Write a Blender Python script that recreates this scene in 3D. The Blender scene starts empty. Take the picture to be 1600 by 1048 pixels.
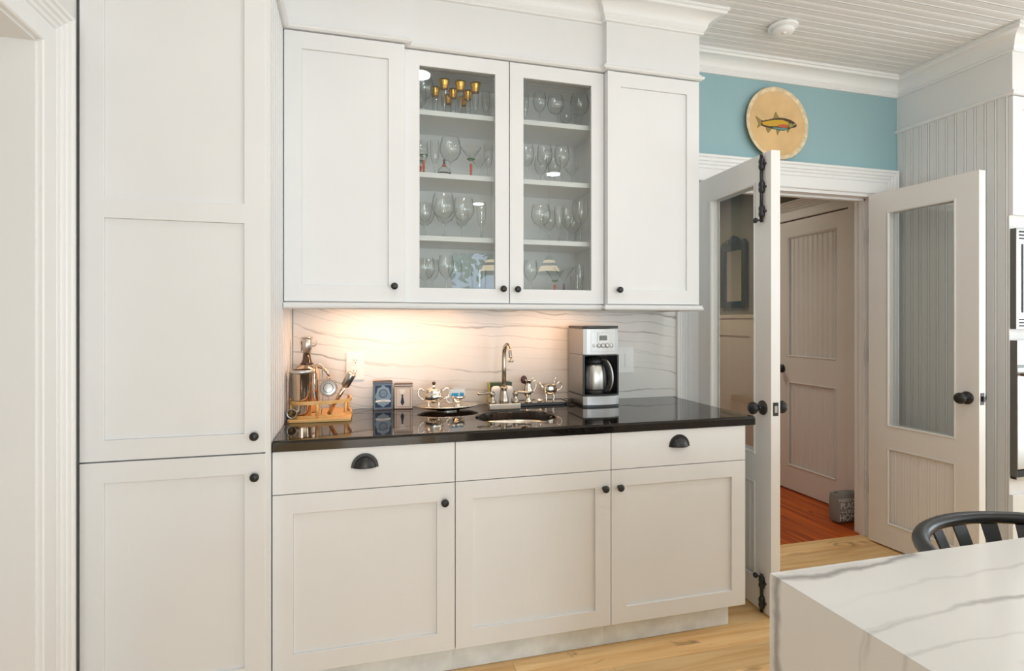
import bpy, bmesh, math, random
from mathutils import Vector, Matrix
random.seed(7)
PI = math.pi
S = bpy.context.scene
COL = S.collection

# ------------------------------------------------------------------ camera
F, YAW, V0, H = 885.78, 15.449, 501.84, 1.3264
cam = bpy.data.cameras.new('camera'); co = bpy.data.objects.new('camera', cam); COL.objects.link(co)
co.location = (0, 0, H); co.rotation_euler = (PI/2, 0, -math.radians(YAW))
cam.sensor_width = 36; cam.sensor_fit = 'HORIZONTAL'; cam.lens = 36*F/1600
cam.shift_y = (V0-524)/1600.0; cam.clip_start = .02
S.camera = co
S.view_settings.view_transform = 'Standard'; S.view_settings.look = 'None'
S.view_settings.gamma = 1; S.view_settings.use_curve_mapping = False
S.view_settings.exposure = -0.10
S.cycles.use_denoising = True
S.cycles.max_bounces = 10; S.cycles.diffuse_bounces = 5; S.cycles.transparent_max_bounces = 40
S.cycles.caustics_reflective = False; S.cycles.caustics_refractive = False
S.cycles.sample_clamp_indirect = 6

# ------------------------------------------------------------------ world + lights
w = bpy.data.worlds.new('world'); S.world = w; w.use_nodes = True
bg = w.node_tree.nodes['Background']; bg.inputs[0].default_value = (.62, .78, 1, 1); bg.inputs[1].default_value = 4.0

def area(name, loc, size, energy, color, rot=(0, 0, 0), sy=None, shape=None, spread=None):
    l = bpy.data.lights.new(name, 'AREA'); l.energy = energy; l.color = color
    l.size = size
    if sy: l.shape = 'RECTANGLE'; l.size_y = sy
    if shape: l.shape = shape
    if spread: l.spread = spread
    o = bpy.data.objects.new(name, l); COL.objects.link(o); o.location = loc; o.rotation_euler = rot
    return o
DAY = (.80, .915, 1.0)
RX, BY = 5.2, -3.6          # right wall, back wall
CEIL = 2.80
# area lights added along the back and right walls to imitate window daylight
area('daylight_fill', (3.0, BY+.03, 1.0), 3.6, 62, DAY, (-PI/2, 0, PI), 1.4)
area('side_fill', (RX-.03, 1.20, 1.15), 1.0, 26, DAY, (PI/2, 0, PI/2), 1.7)  # added fill along the aisle for the base fronts; no window built here
area('back_left_fill', (.35, BY+.03, 1.05), 1.0, 66, DAY, (-PI/2, 0, PI), 2.0)  # added fill passing left of the island; the wall has no door here
area('daylight_fill', (RX-.03, -1.2, 1.55), 3.2, 38, DAY, (PI/2, 0, PI/2), 1.3)  # added fill from the right; this wall is solid
CANS = [(.364, 1.48), (1.85, 1.30), (3.5, 1.40), (-.1, -.6), (1.9, -.45), (3.9, -.5), (1.48, -2.06), (4.2, -2.2), (-.3, -2.4)]
for x, y in CANS:
    area('can_light', (x, y, CEIL-.012), .13, 3.5, (.97, .98, 1), (0, 0, 0), shape='DISK')
# warm strip lights under the wall cabinets
for x0, x1, e in ((-.12, .20, 1.2), (.22, .52, 1.0), (.76, 1.14, .95)):
    area('strip_light', ((x0+x1)/2, 2.545, 1.377), x1-x0, e, (1, .49, .25), (math.radians(6), 0, 0), .02)
area('hall_light', (2.4, 4.6, 2.42), .5, 13, (.95, .86, .68))

# ------------------------------------------------------------------ materials
def _nt(name):
    m = bpy.data.materials.new(name); m.use_nodes = True
    return m, m.node_tree, m.node_tree.nodes['Principled BSDF']
def L(nt, a, b): nt.links.new(a, b)
def pm(name, col, rough=.5, metal=0, spec=None, emit=None, es=1, var=0, vscale=8, bump=0, bscale=60, coat=0):
    m, nt, b = _nt(name)
    b.inputs['Base Color'].default_value = (*col, 1); b.inputs['Roughness'].default_value = rough
    b.inputs['Metallic'].default_value = metal
    if spec is not None: b.inputs['Specular IOR Level'].default_value = spec
    if coat: b.inputs['Coat Weight'].default_value = coat
    if emit: b.inputs['Emission Color'].default_value = (*emit, 1); b.inputs['Emission Strength'].default_value = es
    tc = nt.nodes.new('ShaderNodeTexCoord')
    if var:
        n = nt.nodes.new('ShaderNodeTexNoise'); n.inputs['Scale'].default_value = vscale; n.inputs['Detail'].default_value = 5
        L(nt, tc.outputs['Object'], n.inputs['Vector'])
        r = nt.nodes.new('ShaderNodeValToRGB')
        r.color_ramp.elements[0].color = (*[c*(1-var) for c in col], 1); r.color_ramp.elements[1].color = (*[min(1, c*(1+var)) for c in col], 1)
        r.color_ramp.elements[0].position = .35; r.color_ramp.elements[1].position = .65
        L(nt, n.outputs['Fac'], r.inputs['Fac']); L(nt, r.outputs['Color'], b.inputs['Base Color'])
    if bump:
        n = nt.nodes.new('ShaderNodeTexNoise'); n.inputs['Scale'].default_value = bscale
        L(nt, tc.outputs['Object'], n.inputs['Vector'])
        bp = nt.nodes.new('ShaderNodeBump'); bp.inputs['Strength'].default_value = bump; bp.inputs['Distance'].default_value = .002
        L(nt, n.outputs['Fac'], bp.inputs['Height']); L(nt, bp.outputs['Normal'], b.inputs['Normal'])
    return m
def thin_glass(name, tint=(.96, .98, .97), ior=1.5, gl=.05, rough=0.0, edge=0.0):
    m, nt, b = _nt(name); nt.nodes.remove(b)
    out = nt.nodes['Material Output']
    t = nt.nodes.new('ShaderNodeBsdfTransparent'); t.inputs[0].default_value = (*tint, 1)
    g = nt.nodes.new('ShaderNodeBsdfGlossy'); g.inputs['Roughness'].default_value = rough
    fw = nt.nodes.new('ShaderNodeLayerWeight'); fw.inputs[0].default_value = .5
    pw = nt.nodes.new('ShaderNodeMath'); pw.operation = 'POWER'; pw.inputs[1].default_value = 5; L(nt, fw.outputs['Facing'], pw.inputs[0])
    fr = nt.nodes.new('ShaderNodeMath'); fr.operation = 'MULTIPLY_ADD'; fr.inputs[1].default_value = .95; fr.inputs[2].default_value = gl; L(nt, pw.outputs[0], fr.inputs[0])
    mx = nt.nodes.new('ShaderNodeMixShader')
    if edge:      # curved thin ware: the rim of the form seen edge-on darkens and shines more
        lw = nt.nodes.new('ShaderNodeLayerWeight'); lw.inputs[0].default_value = .5
        rp = nt.nodes.new('ShaderNodeValToRGB'); rp.color_ramp.elements[0].position = .45; rp.color_ramp.elements[1].position = 1
        rp.color_ramp.elements[0].color = (*tint, 1); rp.color_ramp.elements[1].color = (edge, edge*1.04, edge*1.02, 1)
        L(nt, lw.outputs['Facing'], rp.inputs[0]); L(nt, rp.outputs[0], t.inputs[0])
    L(nt, fr.outputs[0], mx.inputs[0]); L(nt, t.outputs[0], mx.inputs[1]); L(nt, g.outputs[0], mx.inputs[2]); L(nt, mx.outputs[0], out.inputs[0])
    return m
def marble(name, base, vein, axis, freq, shear=0, wid=.05, rough=.15, amp=1.3, strength=.9, seed=0):
    """long unbroken veins that run across AXIS (a vector): lines of one warped coordinate"""
    m, nt, b = _nt(name)
    tc = nt.nodes.new('ShaderNodeTexCoord'); mp = nt.nodes.new('ShaderNodeMapping'); mp.inputs['Location'].default_value = (seed, seed*.7, seed*1.3)
    L(nt, tc.outputs['Object'], mp.inputs[0])
    def math_(op, x, y=None, z=None):
        n = nt.nodes.new('ShaderNodeMath'); n.operation = op
        for i, q in enumerate((x, y, z)):
            if q is None: continue
            if isinstance(q, (int, float)): n.inputs[i].default_value = q
            else: L(nt, q, n.inputs[i])
        return n.outputs[0]
    def noise(sc, det, w=0):
        v = nt.nodes.new('ShaderNodeVectorMath'); v.operation = 'MULTIPLY'; v.inputs[1].default_value = sc; L(nt, mp.outputs[0], v.inputs[0])
        n = nt.nodes.new('ShaderNodeTexNoise'); n.inputs['Scale'].default_value = 1; n.inputs['Detail'].default_value = det; L(nt, v.outputs[0], n.inputs['Vector'])
        return n.outputs['Fac']
    dt = nt.nodes.new('ShaderNodeVectorMath'); dt.operation = 'DOT_PRODUCT'; dt.inputs[1].default_value = axis; L(nt, mp.outputs[0], dt.inputs[0])
    lo = tuple(3.0 if abs(a_) > .5 else 1.1 for a_ in axis); hi = tuple(14 if abs(a_) > .5 else 9 for a_ in axis)
    n1 = noise(lo, 2); n2 = noise(hi, 4); n3 = noise(tuple(q*1.7 for q in lo), 3); n4 = noise(tuple(q*.8 for q in lo), 2)
    def family(f, a1, a2, w, msk, lo_, hi_):
        v = math_('MULTIPLY', dt.outputs['Value'], f); v = math_('MULTIPLY_ADD', n1, a1, v); v = math_('MULTIPLY_ADD', n2, a2, v)
        p = math_('PINGPONG', v, .5)
        wv = math_('MULTIPLY_ADD', n3, w*1.6, w*.15)
        r = nt.nodes.new('ShaderNodeMapRange'); r.interpolation_type = 'SMOOTHSTEP'; r.inputs['To Min'].default_value = 1; r.inputs['To Max'].default_value = 0
        L(nt, p, r.inputs['Value']); L(nt, wv, r.inputs['From Max'])
        k = nt.nodes.new('ShaderNodeMapRange'); k.inputs['From Min'].default_value = lo_; k.inputs['From Max'].default_value = hi_; L(nt, msk, k.inputs['Value'])
        return math_('MULTIPLY', r.outputs[0], k.outputs[0])
    A = family(freq, amp*3, .35, wid, n3, .40, .60)
    B_ = math_('MULTIPLY', family(freq*1.9, amp*4, .6, wid*1.2, n4, .42, .62), .45)
    s_ = math_('MULTIPLY', math_('MAXIMUM', A, B_), strength)
    cl = math_('MULTIPLY', n4, .10)
    ad = nt.nodes.new('ShaderNodeMath'); ad.operation = 'ADD'; ad.use_clamp = True; L(nt, s_, ad.inputs[0]); L(nt, cl, ad.inputs[1])
    mx = nt.nodes.new('ShaderNodeMix'); mx.data_type = 'RGBA'; mx.inputs[6].default_value = (*base, 1); mx.inputs[7].default_value = (*vein, 1)
    L(nt, ad.outputs[0], mx.inputs[0]); L(nt, mx.outputs[2], b.inputs['Base Color']); b.inputs['Roughness'].default_value = rough
    return m
def wood(name, c0, c1, dark, scl, rough=.4, knots=True, vary=.12):
    m, nt, b = _nt(name)
    tc = nt.nodes.new('ShaderNodeTexCoord'); oi = nt.nodes.new('ShaderNodeObjectInfo')
    add = nt.nodes.new('ShaderNodeVectorMath'); add.operation = 'ADD'
    sc = nt.nodes.new('ShaderNodeVectorMath'); sc.operation = 'SCALE'; sc.inputs['Scale'].default_value = 37
    cx = nt.nodes.new('ShaderNodeCombineXYZ'); L(nt, oi.outputs['Random'], cx.inputs[0]); L(nt, oi.outputs['Random'], cx.inputs[1]); L(nt, cx.outputs[0], sc.inputs[0])
    L(nt, tc.outputs['Object'], add.inputs[0]); L(nt, sc.outputs[0], add.inputs[1])
    mp = nt.nodes.new('ShaderNodeMapping'); mp.inputs['Scale'].default_value = scl; L(nt, add.outputs[0], mp.inputs[0])
    n = nt.nodes.new('ShaderNodeTexNoise'); n.inputs['Scale'].default_value = 1; n.inputs['Detail'].default_value = 6; n.inputs['Distortion'].default_value = .8
    L(nt, mp.outputs[0], n.inputs['Vector'])
    r = nt.nodes.new('ShaderNodeValToRGB'); e = r.color_ramp.elements
    e[0].position = .34; e[0].color = (*c0, 1); e[1].position = .62; e[1].color = (*c1, 1)
    L(nt, n.outputs['Fac'], r.inputs[0]); col = r.outputs[0]
    mul = nt.nodes.new('ShaderNodeMix'); mul.data_type = 'RGBA'; mul.blend_type = 'MULTIPLY'; mul.inputs[0].default_value = 1
    rr = nt.nodes.new('ShaderNodeMapRange'); rr.inputs['To Min'].default_value = 1-vary; rr.inputs['To Max'].default_value = 1+vary
    L(nt, oi.outputs['Random'], rr.inputs['Value']); L(nt, col, mul.inputs[6]); L(nt, rr.outputs[0], mul.inputs[7]); col = mul.outputs[2]
    if knots:
        mp2 = nt.nodes.new('ShaderNodeMapping'); mp2.inputs['Scale'].default_value = tuple(4.2 if s == min(scl) else 9 for s in scl); L(nt, add.outputs[0], mp2.inputs[0])
        n2 = nt.nodes.new('ShaderNodeTexNoise'); n2.inputs['Scale'].default_value = 1; n2.inputs['Detail'].default_value = 3; n2.inputs['Distortion'].default_value = 1.2
        L(nt, mp2.outputs[0], n2.inputs['Vector'])
        k = nt.nodes.new('ShaderNodeMapRange'); k.inputs['From Min'].default_value = .66; k.inputs['From Max'].default_value = .78; L(nt, n2.outputs['Fac'], k.inputs['Value'])
        mx = nt.nodes.new('ShaderNodeMix'); mx.data_type = 'RGBA'; mx.inputs[7].default_value = (*dark, 1)
        L(nt, k.outputs[0], mx.inputs[0]); L(nt, col, mx.inputs[6]); col = mx.outputs[2]
    L(nt, col, b.inputs['Base Color']); b.inputs['Roughness'].default_value = rough
    return m

M = {}
M['white'] = pm('cabinet_paint', (.80, .80, .795), .42, var=.012, vscale=3)
M['trim'] = pm('trim_paint', (.85, .85, .845), .38)
M['bead'] = pm('bead_paint', (.76, .755, .74), .5)
M['ceil'] = pm('ceiling_paint', (.78, .775, .765), .55)
M['door'] = pm('door_paint', (.83, .81, .785), .4)
M['doorlight'] = pm('door_edge_paint', (.82, .81, .79), .4)
M['blue'] = pm('blue_wall_paint', (.305, .475, .51), .7, var=.03, vscale=2, bump=.1, bscale=200)
M['plain'] = pm('plain_wall_paint', (.78, .77, .75), .7)
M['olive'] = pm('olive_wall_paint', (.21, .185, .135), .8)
M['toe'] = pm('toe_kick_paint', (.80, .85, .87), .5, var=.08, vscale=14)
M['black'] = pm('black_hardware', (.018, .017, .017), .38)
M['blacksoft'] = pm('black_plastic', (.02, .02, .02), .3)
M['dark'] = pm('dark_recess', (.02, .02, .02), .7)
M['granite'] = pm('black_granite', (.012, .010, .009), .045, spec=.55)
nt = M['granite'].node_tree
def _speck():
    b = nt.nodes['Principled BSDF']; tc = nt.nodes.new('ShaderNodeTexCoord'); v = nt.nodes.new('ShaderNodeTexVoronoi'); v.inputs['Scale'].default_value = 260
    L(nt, tc.outputs['Object'], v.inputs['Vector']); r = nt.nodes.new('ShaderNodeMapRange'); r.inputs['From Min'].default_value = .05; r.inputs['From Max'].default_value = .22; r.inputs['To Min'].default_value = 1; r.inputs['To Max'].default_value = 0
    L(nt, v.outputs['Distance'], r.inputs['Value']); mx = nt.nodes.new('ShaderNodeMix'); mx.data_type = 'RGBA'
    mx.inputs[6].default_value = (.010, .008, .007, 1); mx.inputs[7].default_value = (.10, .085, .07, 1)
    L(nt, r.outputs[0], mx.inputs[0]); L(nt, mx.outputs[2], b.inputs['Base Color'])
_speck()
M['splash'] = marble('backsplash_quartzite', (.76, .75, .72), (.15, .135, .12), (.10, 0, 1), 9, wid=.065, rough=.22, amp=.9, strength=.66, seed=2.3)
M['island'] = marble('island_quartzite', (.82, .81, .795), (.17, .16, .155), (.03, 1, .02), 7, wid=.07, rough=.13, amp=.9, strength=.62, seed=5.1)
M['pine'] = wood('pine_floor', (.74, .43, .17), (.92, .64, .32), (.16, .07, .03), (1.6, 26, 10), .38)
M['redpine'] = wood('red_pine_floor', (.34, .048, .005), (.66, .14, .014), (.05, .01, .004), (26, 1.6, 10), .55)
M['bamboo'] = wood('bamboo', (.62, .33, .10), (.80, .50, .19), (.3, .1, .03), (3, 60, 20), .4, knots=False, vary=.02)
M['steel'] = pm('brushed_steel', (.52, .51, .49), .30, 1)
M['makersteel'] = pm('maker_steel', (.42, .41, .40), .36, 1)
M['silver'] = pm('polished_silver', (.86, .82, .75), .10, 1)
M['nickel'] = pm('brushed_nickel', (.50, .45, .38), .26, 1)
M['sinksteel'] = pm('sink_steel', (.72, .66, .58), .28, 1)
M['copper'] = pm('warm_steel', (.78, .60, .45), .12, 1)
M['plastic'] = pm('white_plastic', (.90, .90, .89), .3)
M['porcelain'] = pm('glazed_white', (.85, .82, .78), .25)
M['pane'] = thin_glass('window_glass', (.95, .965, .96), 1.5, gl=.06)
M['ware'] = thin_glass('drinking_glass', (.975, .985, .98), 1.5, gl=.12, edge=.36)
M['gold'] = pm('gilding', (.85, .50, .10), .25, 1)
M['redglass'] = pm('red_painted_glass', (.62, .06, .03), .2)
M['greenglass'] = pm('green_painted_glass', (.10, .30, .12), .2)
M['purple'] = pm('purple_painted_glass', (.20, .05, .22), .2)
M['tan'] = pm('tan_enamel', (.74, .49, .23), .45, var=.10, vscale=6)
M['tanrim'] = pm('worn_tan_enamel', (.78, .62, .40), .5, var=.18, vscale=40)
M['bluebox'] = pm('slate_blue_card', (.11, .20, .30), .45)
M['navy'] = pm('navy_ink', (.012, .022, .07), .5)
M['paleblue'] = pm('pale_blue_ink', (.22, .34, .44), .5)
M['card'] = pm('cream_card', (.72, .66, .60), .5)
M['cardedge'] = pm('brown_card_edge', (.10, .06, .04), .5)
M['packet'] = pm('packet_paper', (.85, .84, .82), .5)
M['cyan'] = pm('packet_blue_ink', (.03, .35, .60), .5)
M['greentin'] = pm('dark_green_tin', (.035, .07, .02), .35)
M['greenline'] = pm('yellow_green_edge', (.45, .48, .12), .4)
M['brown'] = pm('dark_brown_wood', (.07, .03, .018), .45)
M['lcd'] = pm('lcd', (.10, .11, .09), .2)
M['cushion'] = pm('grey_canvas', (.27, .265, .26), .9, bump=.4, bscale=300)
M['ink'] = pm('white_print', (.85, .84, .82), .7)
M['chair'] = pm('black_metal', (.025, .028, .033), .28, .3)
M['mirrorglass'] = pm('mirror_glass', (.92, .92, .90), .02, 1)
M['mirrorframe'] = pm('dark_green_frame', (.030, .028, .022), .45)
M['wain'] = pm('wainscot_paint', (.66, .56, .44), .45)
M['curtain'] = pm('cream_wall', (.70, .62, .48), .8)
M['emit'] = pm('lamp_lens', (.9, .9, .9), .4, emit=(1, .95, .88), es=14)
M['warmemit'] = pm('strip_lens', (.9, .8, .6), .4, emit=(1, .72, .42), es=9)
M['appglass'] = pm('appliance_glass', (.25, .27, .30), .06, spec=.8)
M['oxide'] = pm('dark_grey_enamel', (.13, .12, .105), .4)
M['bronze'] = pm('oven_trim_bronze', (.30, .20, .15), .3, 1)
M['leaf'] = pm('leaves', (.16, .40, .20), .6, var=.5, vscale=5)
M['bark'] = pm('bark', (.10, .07, .05), .9)
M['lawn'] = pm('lawn_ground', (.12, .22, .07), .9, var=.3, vscale=3)
M['shadecream'] = pm('shade_cream', (.80, .68, .42), .4, emit=(1, .80, .50), es=4)
M['shadegreen'] = pm('shade_olive', (.16, .17, .11), .4)
M['fishdark'] = pm('fish_back', (.06, .035, .015), .5)
M['fishyellow'] = pm('fish_yellow', (.62, .36, .03), .5)
M['fishred'] = pm('fish_red', (.55, .10, .03), .5)
M['fishteal'] = pm('fish_teal', (.12, .26, .24), .5)
M['fishgreen'] = pm('fish_olive', (.30, .30, .08), .5)
M['fishfin'] = pm('fish_fin', (.30, .22, .07), .5)

# ------------------------------------------------------------------ mesh helpers
class MB:
    def __init__(s): s.v = []; s.f = []; s.sm = []
    def add(s, vs, fs, smooth=False):
        n = len(s.v); s.v += [tuple(v) for v in vs]
        for f in fs: s.f.append(tuple(i+n for i in f)); s.sm.append(smooth)
        return s
    def box(s, x0, x1, y0, y1, z0, z1):
        vs = [(x, y, z) for x in (x0, x1) for y in (y0, y1) for z in (z0, z1)]
        return s.add(vs, [(0, 1, 3, 2), (4, 6, 7, 5), (0, 4, 5, 1), (2, 3, 7, 6), (0, 2, 6, 4), (1, 5, 7, 3)])
    def lathe(s, prof, c=(0, 0, 0), n=24, axis='z', sx=1, sy=1, cap=True):
        vs = []
        for r, h in prof:
            for k in range(n):
                a = 2*PI*k/n; p = (r*math.cos(a)*sx, r*math.sin(a)*sy, h)
                if axis == 'y': p = (p[0], -p[2], p[1])      # height h goes towards -y
                if axis == 'x': p = (p[2], p[0], p[1])
                vs.append((p[0]+c[0], p[1]+c[1], p[2]+c[2]))
        fs = []
        for i in range(len(prof)-1):
            for k in range(n):
                k2 = (k+1) % n; fs.append((i*n+k, i*n+k2, (i+1)*n+k2, (i+1)*n+k))
        s.add(vs, fs, True)
        m = len(s.v)-len(vs)
        if cap:
            if prof[0][0] > 1e-5: s.f.append(tuple(m+k for k in range(n))[::-1]); s.sm.append(False)
            if prof[-1][0] > 1e-5: s.f.append(tuple(m+(len(prof)-1)*n+k for k in range(n))); s.sm.append(False)
        return s
    def tube(s, pts, r, n=8, closed=False, flat=1.0):
        pts = [Vector(p) for p in pts]; m = len(pts)
        rs = r if isinstance(r, (list, tuple)) else [r]*m
        up = None; vs = []
        for i, p in enumerate(pts):
            if closed: t = (pts[(i+1) % m]-pts[i-1])
            else: t = (pts[min(i+1, m-1)]-pts[max(i-1, 0)])
            t.normalize()
            if up is None:
                up = Vector((0, 0, 1)) if abs(t.z) < .9 else Vector((1, 0, 0))
            u = (up - t*up.dot(t)).normalized(); up = u; b = t.cross(u)
            for k in range(n):
                a = 2*PI*k/n; vs.append(p + (u*math.cos(a)*flat + b*math.sin(a))*rs[i])
        fs = []
        for i in range(m if closed else m-1):
            j = (i+1) % m
            for k in range(n):
                k2 = (k+1) % n; fs.append((i*n+k, i*n+k2, j*n+k2, j*n+k))
        if not closed: fs += [tuple(range(n))[::-1], tuple((m-1)*n+k for k in range(n))]
        return s.add(vs, fs, True)
    def prism(s, poly, fn, h0, h1):
        n = len(poly)
        vs = [fn(a, b, h0) for a, b in poly]+[fn(a, b, h1) for a, b in poly]
        return s.add(vs, [tuple(range(n)), tuple(range(n, 2*n))[::-1]]+[(i, i+n, (i+1) % n+n, (i+1) % n) for i in range(n)])
    def grid(s, xs, zs, holes, y0, y1, fn=lambda a, h, b: (a, h, b)):
        """a plate in the a-b plane between h=y0 and y1, cells listed in holes left open"""
        nx, nz = len(xs), len(zs)
        base = len(s.v)
        for y in (y0, y1):
            for z in zs:
                for x in xs: s.v.append(fn(x, y, z))
        def I(i, j, k): return base+k*nx*nz+j*nx+i
        solid = lambda i, j: 0 <= i < nx-1 and 0 <= j < nz-1 and (i, j) not in holes
        for i in range(nx-1):
            for j in range(nz-1):
                if not solid(i, j): continue
                s.f.append((I(i, j, 0), I(i+1, j, 0), I(i+1, j+1, 0), I(i, j+1, 0))); s.sm.append(False)
                s.f.append((I(i, j, 1), I(i, j+1, 1), I(i+1, j+1, 1), I(i+1, j, 1))); s.sm.append(False)
                for di, dj, a, b in ((-1, 0, (i, j), (i, j+1)), (1, 0, (i+1, j), (i+1, j+1)), (0, -1, (i, j), (i+1, j)), (0, 1, (i, j+1), (i+1, j+1))):
                    if not solid(i+di, j+dj):
                        s.f.append((I(*a, 0), I(*b, 0), I(*b, 1), I(*a, 1))); s.sm.append(False)
        return s
    def sweep(s, path, prof, fn=lambda a, b, h: (a, b, h), side=1, closed=False):
        """profile (e outward, h) carried along a mitred path; outward is right of travel"""
        P = [Vector(p) for p in path]; m = len(P); n = len(prof); vs = []
        for i in range(m):
            d0 = (P[i]-P[i-1]).normalized() if (i > 0 or closed) else None
            d1 = (P[(i+1) % m]-P[i]).normalized() if (i < m-1 or closed) else None
            if d0 is None: d0 = d1
            if d1 is None: d1 = d0
            n0 = Vector((d0.y, -d0.x)); n1 = Vector((d1.y, -d1.x)); bis = (n0+n1).normalized()
            k = 1/max(.2, bis.dot(n0))
            for e, h in prof:
                q = P[i]+bis*(k*e*side); vs.append(fn(q.x, q.y, h))
        fs = []
        for i in range(m if closed else m-1):
            j = (i+1) % m
            for k in range(n): k2 = (k+1) % n; fs.append((i*n+k, i*n+k2, j*n+k2, j*n+k))
        if not closed: fs += [tuple(range(n)), tuple((m-1)*n+k for k in range(n))[::-1]]
        return s.add(vs, fs)

def mesh(name, mb, mat, loc=(0, 0, 0), xf=None, bevel=0):
    me = bpy.data.meshes.new(name)
    vs = mb.v if xf is None else [tuple(xf @ Vector(v)) for v in mb.v]
    if loc != (0, 0, 0): vs = [(v[0]-loc[0], v[1]-loc[1], v[2]-loc[2]) for v in vs]
    me.from_pydata(vs, [], mb.f); me.polygons.foreach_set('use_smooth', mb.sm)
    bm = bmesh.new(); bm.from_mesh(me)
    bmesh.ops.remove_doubles(bm, verts=bm.verts, dist=1e-6)
    bmesh.ops.recalc_face_normals(bm, faces=bm.faces)
    if bevel:
        es = [e for e in bm.edges if len(e.link_faces) == 2 and e.calc_face_angle(0) > .5]
        bmesh.ops.bevel(bm, geom=es, offset=bevel, segments=2, profile=.7, affect='EDGES', clamp_overlap=True)
    bm.to_mesh(me); bm.free()
    me.materials.append(M[mat] if isinstance(mat, str) else mat)
    return me
def wloc(o):
    v = Vector((0, 0, 0))
    while o: v += o.location; o = o.parent
    return v
def tag(o, label=None, cat=None, group=None, kind=None):
    if label: o['label'] = label
    if cat: o['category'] = cat
    if group: o['group'] = group
    if kind: o['kind'] = kind
    return o
def obj(name, mb, mat, parent=None, bevel=0, local=False, loc=None, label=None, xf=None):
    """world coordinates in mb unless local"""
    if local: off = (0, 0, 0)
    elif parent is not None: off = tuple(wloc(parent))
    else: off = loc or (0, 0, 0)
    o = bpy.data.objects.new(name, mesh(name, mb, mat, off, xf, bevel)); COL.objects.link(o)
    if parent is not None: o.parent = parent
    elif not local: o.location = off
    if label: o['label'] = label
    return o
def thing(name, label, cat, loc=(0, 0, 0), rz=0, group=None, kind=None):
    o = bpy.data.objects.new(name, None); COL.objects.link(o); o.empty_display_size = .1
    o.location = loc; o.rotation_euler = (0, 0, rz)
    return tag(o, label, cat, group, kind)
def struct(name, mb, mat, parent=None, bevel=0):
    o = obj(name, mb, mat, parent, bevel)
    if parent is None: o['kind'] = 'structure'
    return o
def copy_tree(o, parent=None):
    c = o.copy(); COL.objects.link(c)
    if parent is not None: c.parent = parent
    for ch in [q for q in KIDS.get(o.name, [])]: copy_tree(ch, c)
    return c
KIDS = {}
def text(name, s, size, mat, parent, mtx, ext=.0003, align='CENTER'):
    cu = bpy.data.curves.new(name, 'FONT'); cu.body = s; cu.size = size; cu.extrude = ext; cu.align_x = align; cu.align_y = 'CENTER'
    t = bpy.data.objects.new(name, cu); COL.objects.link(t)
    dg = bpy.context.evaluated_depsgraph_get(); me = bpy.data.meshes.new_from_object(t.evaluated_get(dg))
    bpy.data.objects.remove(t); me.transform(mtx); me.materials.clear(); me.materials.append(M[mat])
    o = bpy.data.objects.new(name, me); COL.objects.link(o); o.parent = parent
    return o
def arc(c, r, a0, a1, n, fn):
    return [fn(c[0]+r*math.cos(a0+(a1-a0)*i/(n-1)), c[1]+r*math.sin(a0+(a1-a0)*i/(n-1))) for i in range(n)]

# ------------------------------------------------------------------ key dimensions (metres)
W = 2.745                   # wall plane behind the cabinets
D = 2.085                   # base cabinet fronts
P = 2.029                   # pantry front
DU, DG = 2.390, 2.427       # side wall cabinets, glass cabinet fronts
XP, X1, X2, X3 = -.272, .354, .979, 1.604
XU1, XUM, XU2, XU3 = .199, .659, 1.115, 1.596
ZT, ZB = 2.478, 1.403
TX = 3.227                  # oven tower side
CT = .92
OX0, OX1, OZ = 1.82, 3.06, 2.10     # doorway

# ------------------------------------------------------------------ structure
# floor: slab with planks
fl = struct('floor', MB().box(-1.4, RX+.1, BY-.1, 2.82, -.06, -.018), 'dark')
def plank_mesh(l, wd, mat, along='x'):
    mb = MB().box(0, l, 0, wd-.0012, -.018, 0) if along == 'x' else MB().box(0, wd-.0012, 0, l, -.018, 0)
    return mesh('plank', mb, mat, bevel=.0009)
PW = .138
yk = 2.82; row = 0
cache = {}
rr = random.Random(3)
while yk > BY and row < 60:
    y0 = yk-PW
    x = -1.4
    cuts = []
    L0 = rr.uniform(.6, 2.2)
    while x < RX:
        l = L0 if x < -1.3 else rr.choice([1.5, 1.9, 2.3, 2.7]); l = min(l, RX-x)
        if RX-(x+l) < .3: l = RX-x
        key = round(l, 3)
        if key not in cache: cache[key] = plank_mesh(l-.001, PW, 'pine')
        o = bpy.data.objects.new('plank', cache[key]); COL.objects.link(o); o.parent = fl; o.location = (x, y0, 0)
        x += l
    yk = y0; row += 1
# hall floor
fh = struct('floor_hall', MB().box(1.1, 3.4, 2.82, 6.3, -.06, -.018), 'dark')
pm_h = plank_mesh(3.40, .10, 'redpine', 'y')
for i in range(23):
    o = bpy.data.objects.new('plank', pm_h); COL.objects.link(o); o.parent = fh; o.location = (1.1+i*.10, 2.8205, .0)
# ceiling: slab with beaded boards
ce = struct('ceiling', MB().box(-1.4, RX+.1, BY-.1, W+.13, CEIL+.006, CEIL+.06), 'ceil')
def bead_board(length, w, nb, mat, name, thick=.006):
    """board in s (width) / d (towards the room) / length l; returns a mesh with length along +z, width +x, face -y"""
    pts = []; per = w/nb
    for k in range(nb):
        a = k*per
        pts += [(a+.001, 0), (a+per-.0175, 0), (a+per-.0155, -.0048), (a+per-.0135, -.0048), (a+per-.012, -.001), (a+per-.0085, .0012), (a+per-.005, -.001), (a+per-.0035, -.0048), (a+per-.0015, -.0048)]
    poly = [(0.0002, -thick)]+[(0.0002, 0)]+pts[1:]+[(w-.0002, -thick)]
    mb = MB().prism(poly, lambda a, b, h: (a, -b, h), 0, length)
    return mesh(name, mb, mat)
bw = .0895
cb = bead_board(RX+1.4, bw, 2, 'ceil', 'ceiling_board')
cb.transform(Matrix(((0, 0, 1, 0), (1, 0, 0, 0), (0, 1, 0, 0), (0, 0, 0, 1))))   # length -> x, width -> y, face (-y) -> -z
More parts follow.
